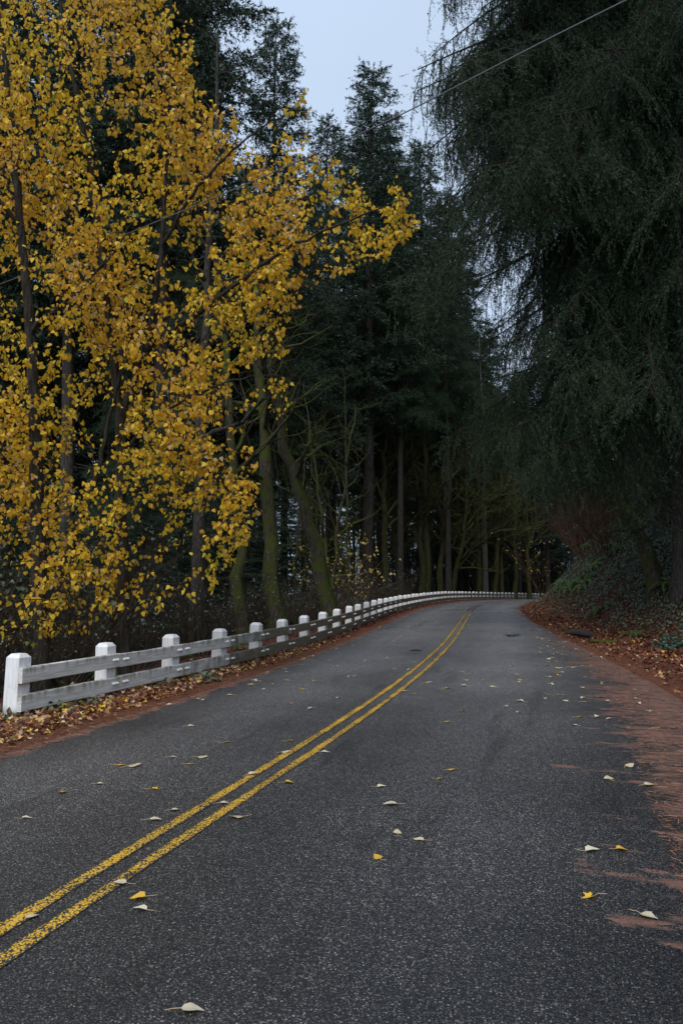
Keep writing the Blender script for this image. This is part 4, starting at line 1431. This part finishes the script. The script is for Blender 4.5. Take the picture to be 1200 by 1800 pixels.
# ------------------------------------------------------------------ litter, needles and ivy
def ground_frames(x, y, r, tilt):
    n = len(x)
    e = 0.1
    gx = (H(x + e, y) - H(x - e, y)) / (2 * e)
    gy = (H(x, y + e) - H(x, y - e)) / (2 * e)
    up = unit(np.stack([-gx, -gy, np.ones(n)], 1) + r.normal(size=(n, 3)) * tilt)
    a = r.uniform(0, 6.28, n)
    xd = np.stack([np.cos(a), np.sin(a), np.zeros(n)], 1)
    return frames(np.cross(np.cross(up, xd), up), up)

rl = np.random.default_rng(88)
def ys_sample(n, y0, y1, pw=1.0):
    u = rl.random(n)
    if pw == 1.0:
        return y0 * (y1 / y0) ** u
    a = 1 - pw
    return (y0 ** a + u * (y1 ** a - y0 ** a)) ** (1 / a)
# left verge
n = 14000
y = ys_sample(n, 6.0, 85)
nn2 = -2.9 - np.abs(rl.normal(size=n)) * 0.62 - rl.random(n) * 0.45
x, y = lane_pt(nn2, y)
nearf = np.interp(np.hypot(x, y), [8, 18, 26], [0.45, 0.3, -0.05])
tint = np.clip(rl.beta(1.6, 2.2, n) * 0.85 + nearf * rl.random(n) * 1.3, 0, 1)
mb = MB()
half = rl.random(n) < 0.5
for msk, tpl in ((half, maple(0.5, 0.3)), (~half, ovate_lo(0.5, 0.35))):
    P = np.stack([x, y, H(x, y) + 0.012 + rl.random(n) * 0.035], 1)[msk]
    scatter(mb, tpl, P, ground_frames(x[msk], y[msk], rl, 0.45), rl.uniform(0.048, 0.10, msk.sum()), tint[msk])
mb.build('leaf_litter', M['litter'], None, tint=True, kind='stuff')
# right verge and bank foot
n = 17000
y = ys_sample(n, 7.0, 75)
toe = np.interp(y, _yt, _TOE)
re = np.interp(y, _yt, _RE)
nn2 = np.interp(rl.beta(1.5, 1.3, n), [0, 1], [0, 1]) * (toe + 1.3 - re) + re
keep = rl.random(n) < np.clip((nn2 - re + 0.2) / (0.35 * (toe - re) + 0.3), 0.06, 1)
y, nn2 = y[keep], nn2[keep]
x, y = lane_pt(nn2, y)
n = len(x)
tint = np.clip(rl.beta(1.7, 2.4, n) * 0.95, 0, 0.72)
pale = rl.random(n) < 0.06
tint[pale] = rl.uniform(0.78, 1.0, pale.sum())
mb = MB()
half = rl.random(n) < 0.6
for msk, tpl in ((half, maple(0.5, 0.3)), (~half, ovate_lo(0.5, 0.35))):
    P = np.stack([x, y, H(x, y) + 0.01 + rl.random(n) * 0.03], 1)[msk]
    scatter(mb, tpl, P, ground_frames(x[msk], y[msk], rl, 0.4), rl.uniform(0.06, 0.125, msk.sum()), tint[msk])
mb.build('leaf_litter', M['litter'], None, tint=True, kind='stuff')
# ivy and salal on the bank
n = 150000
y = ys_sample(n, 13, 66, 0.8)
toe = np.interp(y, _yt, _TOE)
nn2 = toe + 0.3 + rl.random(n) ** 1.1 * 9.0
x, y = lane_pt(nn2, y)
patch = np.sin(x * 1.9 + y * 0.6) + np.sin(y * 1.3 - x * 0.7) + np.sin(x * 3.1 - y * 2.3) * 0.6
foot = np.clip((nn2 - toe - 0.2) / 1.6, 0.12, 1)
keep = rl.random(n) < np.clip(1.1 + 0.25 * patch, 0.5, 1) * foot
x, y, patch = x[keep], y[keep], patch[keep]
n = len(x)
tint = np.clip(rl.random(n) * 0.78 + 0.06 * patch + (rl.random(n) < 0.09) * 0.3, 0, 1)
P = np.stack([x, y, H(x, y) + 0.02 + rl.random(n) ** 2 * 0.16], 1)
mb = MB()
scatter(mb, ovate_lo(0.15, 0.2), P, ground_frames(x, y, rl, 0.55), rl.uniform(0.05, 0.11, n), tint)
mb.build('ivy_cover', M['ivy'], None, tint=True, kind='stuff')
# loose conifer needles on both shoulders, near part
n = 24000
y = ys_sample(n, 3.6, 30, 1.3)
side = rl.random(n) < 0.72
nn2 = np.where(side, 3.1 + np.abs(rl.normal(size=n)) * 1.3, -2.6 - np.abs(rl.normal(size=n)) * 0.35)
x, y = lane_pt(nn2, y)
re = np.interp(y, _yt, _RE)
zr = tz(y) - 0.0022 * nn2 ** 2 + 0.026
z = np.where((nn2 > -2.78) & (nn2 < re), zr, np.maximum(H(x, y) + 0.006, 0))
a = rl.uniform(0, 6.28, n)
V_ = np.array([(-0.5, -0.02, 0), (0.5, -0.02, 0), (0.5, 0.02, 0.02), (-0.5, 0.02, 0.02)], float)
mb = MB()
FRn = frames(np.stack([np.cos(a), np.sin(a), rl.normal(size=n) * 0.08], 1), np.array([0, 0, 1.0]) + rl.normal(size=(n, 3)) * 0.2)
scatter(mb, (V_ * [1, 1.4, 1.4], np.array([(0, 1, 2, 3)])), np.stack([x, y, z], 1), FRn, rl.uniform(0.03, 0.075, n), rl.random(n))
mb.build('needle_litter', M['pine_needle'], None, tint=True, kind='stuff')

# ------------------------------------------------------------------ fallen leaves on the road, one by one
def fallen_mesh(seed, tint, shape):
    r = np.random.default_rng(seed)
    V_, F_ = (ovate(r.uniform(0.05, 0.3), r.uniform(-0.12, 0.1)) if shape == 0 else maple(r.uniform(0.1, 0.35), r.uniform(-0.1, 0.2)))
    V_ = V_.copy()
    V_[:, 1] *= r.uniform(0.7, 1.0)
    V_[:, 2] += 0.035 * np.sin(V_[:, 0] * 5 + r.uniform(0, 6)) + 0.035 * np.sin(V_[:, 1] * 7 + r.uniform(0, 6))
    V_[:, 2] -= V_[:, 2].min()
    mb = MB().add(V_, F_, 0, tint)
    st = np.array([(0.02, 0, V_[0, 2]), (-0.3, 0.05 * r.normal(), V_[0, 2] * 0.5 + 0.02), (-0.65, 0.15 * r.normal(), r.uniform(0.01, 0.12))])
    tube(mb, st, 0.016, 4, 0, cap=False)
    return mb.mesh('fallen_leaf', M['fallen'], False, True)
PALE = [fallen_mesh(s, 0.08 + 0.08 * s, 0 if s < 4 else 1) for s in range(6)]
YEL = [fallen_mesh(20 + s, 0.8 + 0.05 * s, 0 if s < 3 else 1) for s in range(4)]
GF = 'fallen leaves scattered on the asphalt'
def put_leaf(x, y, size, me, label, rot, lift=0.0):
    n = (x - tc_(y)) * tcs(y)
    o = link('fallen_leaf', me)
    zz = tz(y) - 0.0022 * n * n + 0.0275 if -2.78 < n < np.interp(y, _yt, _RE) else H(x, y) + 0.012
    o.location = (x, y, float(zz))
    o.rotation_euler = (rt.uniform(-.08, .08), rt.uniform(-.08, .08), rot)
    o.scale = (size, size, size)
    tag(o, label, 'leaf', GF)
traced = [
    (318, 1774, 0.095, 'P', 0.1, 'large tan leaf lying nearest the camera at the bottom of the picture'),
    (668, 1508, 0.085, 'Y', 2.0, 'bright yellow leaf alone in the middle of the right lane'),
    (1045, 1568, 0.095, 'Y', 3.4, 'bright yellow leaf near the right side below a pale one'),
    (1125, 1598, 0.095, 'P', 5.4, 'white leaf with a long stem, right of the bright yellow leaf'),
    (1028, 1490, 0.10, 'P', 0.2, 'cream leaf lying flat above the right hand yellow leaf'),
    (1082, 1487, 0.08, 'Y', 0.0, 'dull yellow leaf just right of the flat cream leaf'),
    (697, 1413, 0.11, 'P', 3.2, 'long pale leaf with stem to the left, mid right lane'),
    (698, 1464, 0.07, 'P', 1.5, 'small white leaf with its stem pointing up, above the lone yellow leaf'),
    (745, 1474, 0.075, 'P', 3.0, 'small pale leaf right of the white leaf with the upright stem'),
    (663, 1382, 0.08, 'P', 0.4, 'small pale leaf with curled tip above the long pale leaf'),
    (785, 1352, 0.085, 'Y', 0.2, 'orange yellow leaf lying farther up the right lane'),
    (766, 1367, 0.06, 'Y', 0.2, 'small orange leaf beside the orange yellow leaf'),
    (1070, 1366, 0.10, 'P', 1.4, 'cream leaf at the edge of the drifted needles'),
    (1132, 1376, 0.11, 'P', 0.3, 'white leaf with long stem lying on the brown needles'),
    (1100, 1343, 0.10, 'P', 0.5, 'thin white leaf on the needle edge, uppermost of three there'),
    (111, 1389, 0.11, 'Y', 5.0, 'curled bright yellow leaf in the left lane near the picture edge'),
    (38, 1437, 0.075, 'P', 0.3, 'small tan leaf at the left picture edge'),
    (263, 1441, 0.09, 'P', 0.1, 'pale leaf with upright stem in the left lane'),
    (300, 1423, 0.075, 'P', 0.0, 'faint tan leaf just above the pale leaf with upright stem'),
    (265, 1386, 0.09, 'Y', 0.0, 'flat orange leaf in the left lane'),
    (204, 1343, 0.10, 'Y', 0.0, 'yellow leaf next to a long pale leaf in the left lane'),
    (226, 1346, 0.12, 'P', 0.4, 'long pale leaf right of the yellow leaf in the left lane'),
    (327, 1342, 0.09, 'Y', 0.1, 'orange leaf lying midway between fence and centre line'),
    (348, 1330, 0.10, 'P', 0.1, 'tan leaf above the midway orange leaf'),
    (299, 1330, 0.075, 'P', 0.0, 'small cream leaf left of the tan leaf above the midway orange one'),
    (170, 1376, 0.07, 'P', 0.0, 'tiny pale leaf left of the flat orange leaf'),
    (437, 1362, 0.10, 'P', 0.6, 'pale leaf lying close left of the double yellow line'),
    (427, 1435, 0.10, 'P', 3.3, 'white leaf with stem to the right, close right of the yellow line'),
    (387, 1411, 0.085, 'P', 0.2, 'tan leaf lying on the left yellow line'),
    (222, 1553, 0.08, 'P', 3.0, 'cream leaf lying on the right yellow line'),
    (256, 1576, 0.085, 'Y', 3.2, 'brownish yellow leaf right of the double line in the foreground'),
    (258, 1598, 0.08, 'P', 2.9, 'white curled leaf below the brownish yellow leaf'),
    (48, 1615, 0.075, 'P', 1.0, 'tan brown leaf on the left yellow line at the lower left'),
    (500, 1375, 0.085, 'Y', 0.0, 'thin tan leaf on the right yellow line farther up'),
    (565, 1321, 0.10, 'P', 0.1, 'pale leaf across the right yellow line'),
    (495, 1322, 0.09, 'P', 0.2, 'pale leaf left of the yellow line beside the one lying across it'),
    (392, 1304, 0.095, 'Y', 0.1, 'yellow orange leaf in the upper left lane'),
    (330, 1275, 0.10, 'P', 0.3, 'pale leaf near the left verge at the second rail joint'),
    (505, 1302, 0.09, 'Y', 0.1, 'orange leaf beside the yellow lines where they narrow'),
    (1013, 1258, 0.10, 'Y', 0.1, 'tan leaf beside the right needle edge'),
    (1155, 1275, 0.10, 'Y', 0.1, 'yellow leaf lying on the brown needles at the right'),
    (780, 1268, 0.09, 'Y', 0.1, 'orange leaf in the far right lane'),
]
for px, py, s, kk, rot, lab in traced:
    Y = 1.7
    u = (px - 600) / 1300
    v = (900 - py) / 1300
    d_ = math.cos(PITCH) - v * math.sin(PITCH)
    slope = (math.sin(PITCH) + v * math.cos(PITCH)) / d_
    Y = (CAM_H - 0.03) / -slope
    put_leaf(u / d_ * Y, Y, s, (PALE if kk == 'P' else YEL)[rt.randrange(4)], lab, rot)
for q in range(255):
    y = 9.5 * (58 / 9.5) ** rt.random()
    r_ = rt.random()
    if r_ < 0.48:
        n = rt.uniform(-2.5, 2.5)
    elif r_ < 0.82:
        n = 2.3 + abs(rt.gauss(0, 0.9))
        y = 9.5 + 17 * rt.random() ** 1.2
    else:
        n = rt.gauss(-2.45, 0.25)
    x, yy = lane_pt(n, y)
    pale = rt.random() < 0.72
    put_leaf(float(x), float(yy), rt.uniform(0.07, 0.12), (PALE if pale else YEL)[rt.randrange(6 if pale else 4)],
             'small %s fallen leaf lying %s beyond the foreground' % ('pale' if pale else 'yellow', 'on the needle strewn right shoulder' if n > 2.7 else 'in the right lane' if n > 0.2 else 'in the left lane' if n > -2.1 else 'along the left asphalt edge'), rt.uniform(0, 6.28))

# ------------------------------------------------------------------ debris
def gpt(px, py):
    u = (px - 600) / 1300
    v = (900 - py) / 1300
    d_ = math.cos(PITCH) - v * math.sin(PITCH)
    sl = (math.sin(PITCH) + v * math.cos(PITCH)) / d_
    Y = 3.0
    while CAM_H + sl * Y > float(H(u / d_ * Y, Y)) and Y < 120:
        Y += 0.05
    return u / d_ * Y, Y
x, y = gpt(898, 1124)
t_ = thing('fir_sprig', 'dark broken fir sprig lying in the right lane near the bend', 'branch', (x, y, float(tz(y)) + 0.04))
r = np.random.default_rng(9)
mb = MB()
limb(mb, 0.8, r, 14, 0.05, 0.14, 10, 0.05, 0.012, droop=0.0, hang=0.0, stem_r=0.01, k=4)
o = mb.build('spray', [M['fir_bark'], M['fir']], t_, tint=True)
o.rotation_euler = (0, 0, 0.15)
o.location = (-0.4, 0, 0.05)
t_.scale = (0.6, 0.6, 0.6)
x, y = gpt(447, 1280 - 130)
x, y = gpt(730, 1150)
t_ = thing('dark_twig', 'short dark twig on the asphalt left of the centre lines', 'twig', (x, y, float(tz(y)) + 0.03))
mb = MB()
tube(mb, np.array([(-0.12, 0, 0.01), (0, 0.03, 0.02), (0.14, 0.01, 0.012)]), [0.014, 0.018, 0.01], 6)
tube(mb, np.array([(0, 0.03, 0.02), (0.05, 0.1, 0.03)]), [0.009, 0.005], 5)
mb.build('stem', M['rot'], t_)
# rotten log piece and mossy log at the bank foot
x, y = gpt(1022, 1122)
t_ = thing('rotten_log', 'short black rotten log end at the foot of the right bank', 'log', (x, y, float(H(x, y)) + 0.10))
mb = MB()
tube(mb, np.array([(-0.45, 0.1, 0.05), (-0.3, 0.08, 0.07), (-0.1, 0.02, 0.07), (0.12, -0.02, 0.03), (0.3, -0.05, -0.02)]), [0.03, 0.07, 0.12, 0.13, 0.09], 9, rough=0.16, rng=r)
mb.build('wood', M['rot'], t_, smooth=True)
mb = MB()
tube(mb, np.array([(-0.4, 0.1, 0.1), (-0.6, 0.15, 0.2), (-0.75, 0.1, 0.22)]), [0.02, 0.012, 0.006], 5)
mb.build('snag', M['rot'], t_)
x, y = gpt(1060, 1131)
t_ = thing('mossy_log', 'thin moss covered log lying right of the black rotten log end', 'log', (x, y, float(H(x, y)) + 0.07))
mb = MB()
tube(mb, np.array([(-0.55, 0.12, 0.0), (-0.2, 0.03, 0.02), (0.2, -0.04, 0.0), (0.5, -0.12, -0.02)]), [0.07, 0.085, 0.09, 0.085], 10, rough=0.06, rng=r)
mb.build('wood', bark_mat('mossy_log', (0.03, 0.025, 0.018), (0.10, 0.09, 0.05), (0.07, 0.085, 0.014), 0.8), t_, smooth=True)
mb = MB()
tube(mb, np.array([(0.1, -0.03, 0.05), (0.16, 0.02, 0.2)]), [0.025, 0.012], 5)
mb.build('stub', M['moss_bark'], t_)
t_.scale = (0.62, 0.62, 0.62)
t_.location.z -= 0.03

# ------------------------------------------------------------------ overhead cable
A = at(1100, 0, 6.4)
B = at(560, 268, 9.1)
C_ = at(0, 500, 12.8)
d1 = A - B
d2 = C_ - B
pts = [A + d1 * 5.0 + [0, 0, 1.2], A + d1 * 2, A, B, C_, C_ + d2 * 2 + [0, 0, 0.3], C_ + d2 * 6 + [0, 0, 3.0]]
mb = MB()
tube(mb, smooth_path(pts, 60), 0.0075, 6)
o = mb.build('overhead_cable', M['cable'], None, smooth=True)
tag(o, 'thin dark overhead cable slanting across the sky in front of the trees', 'cable')
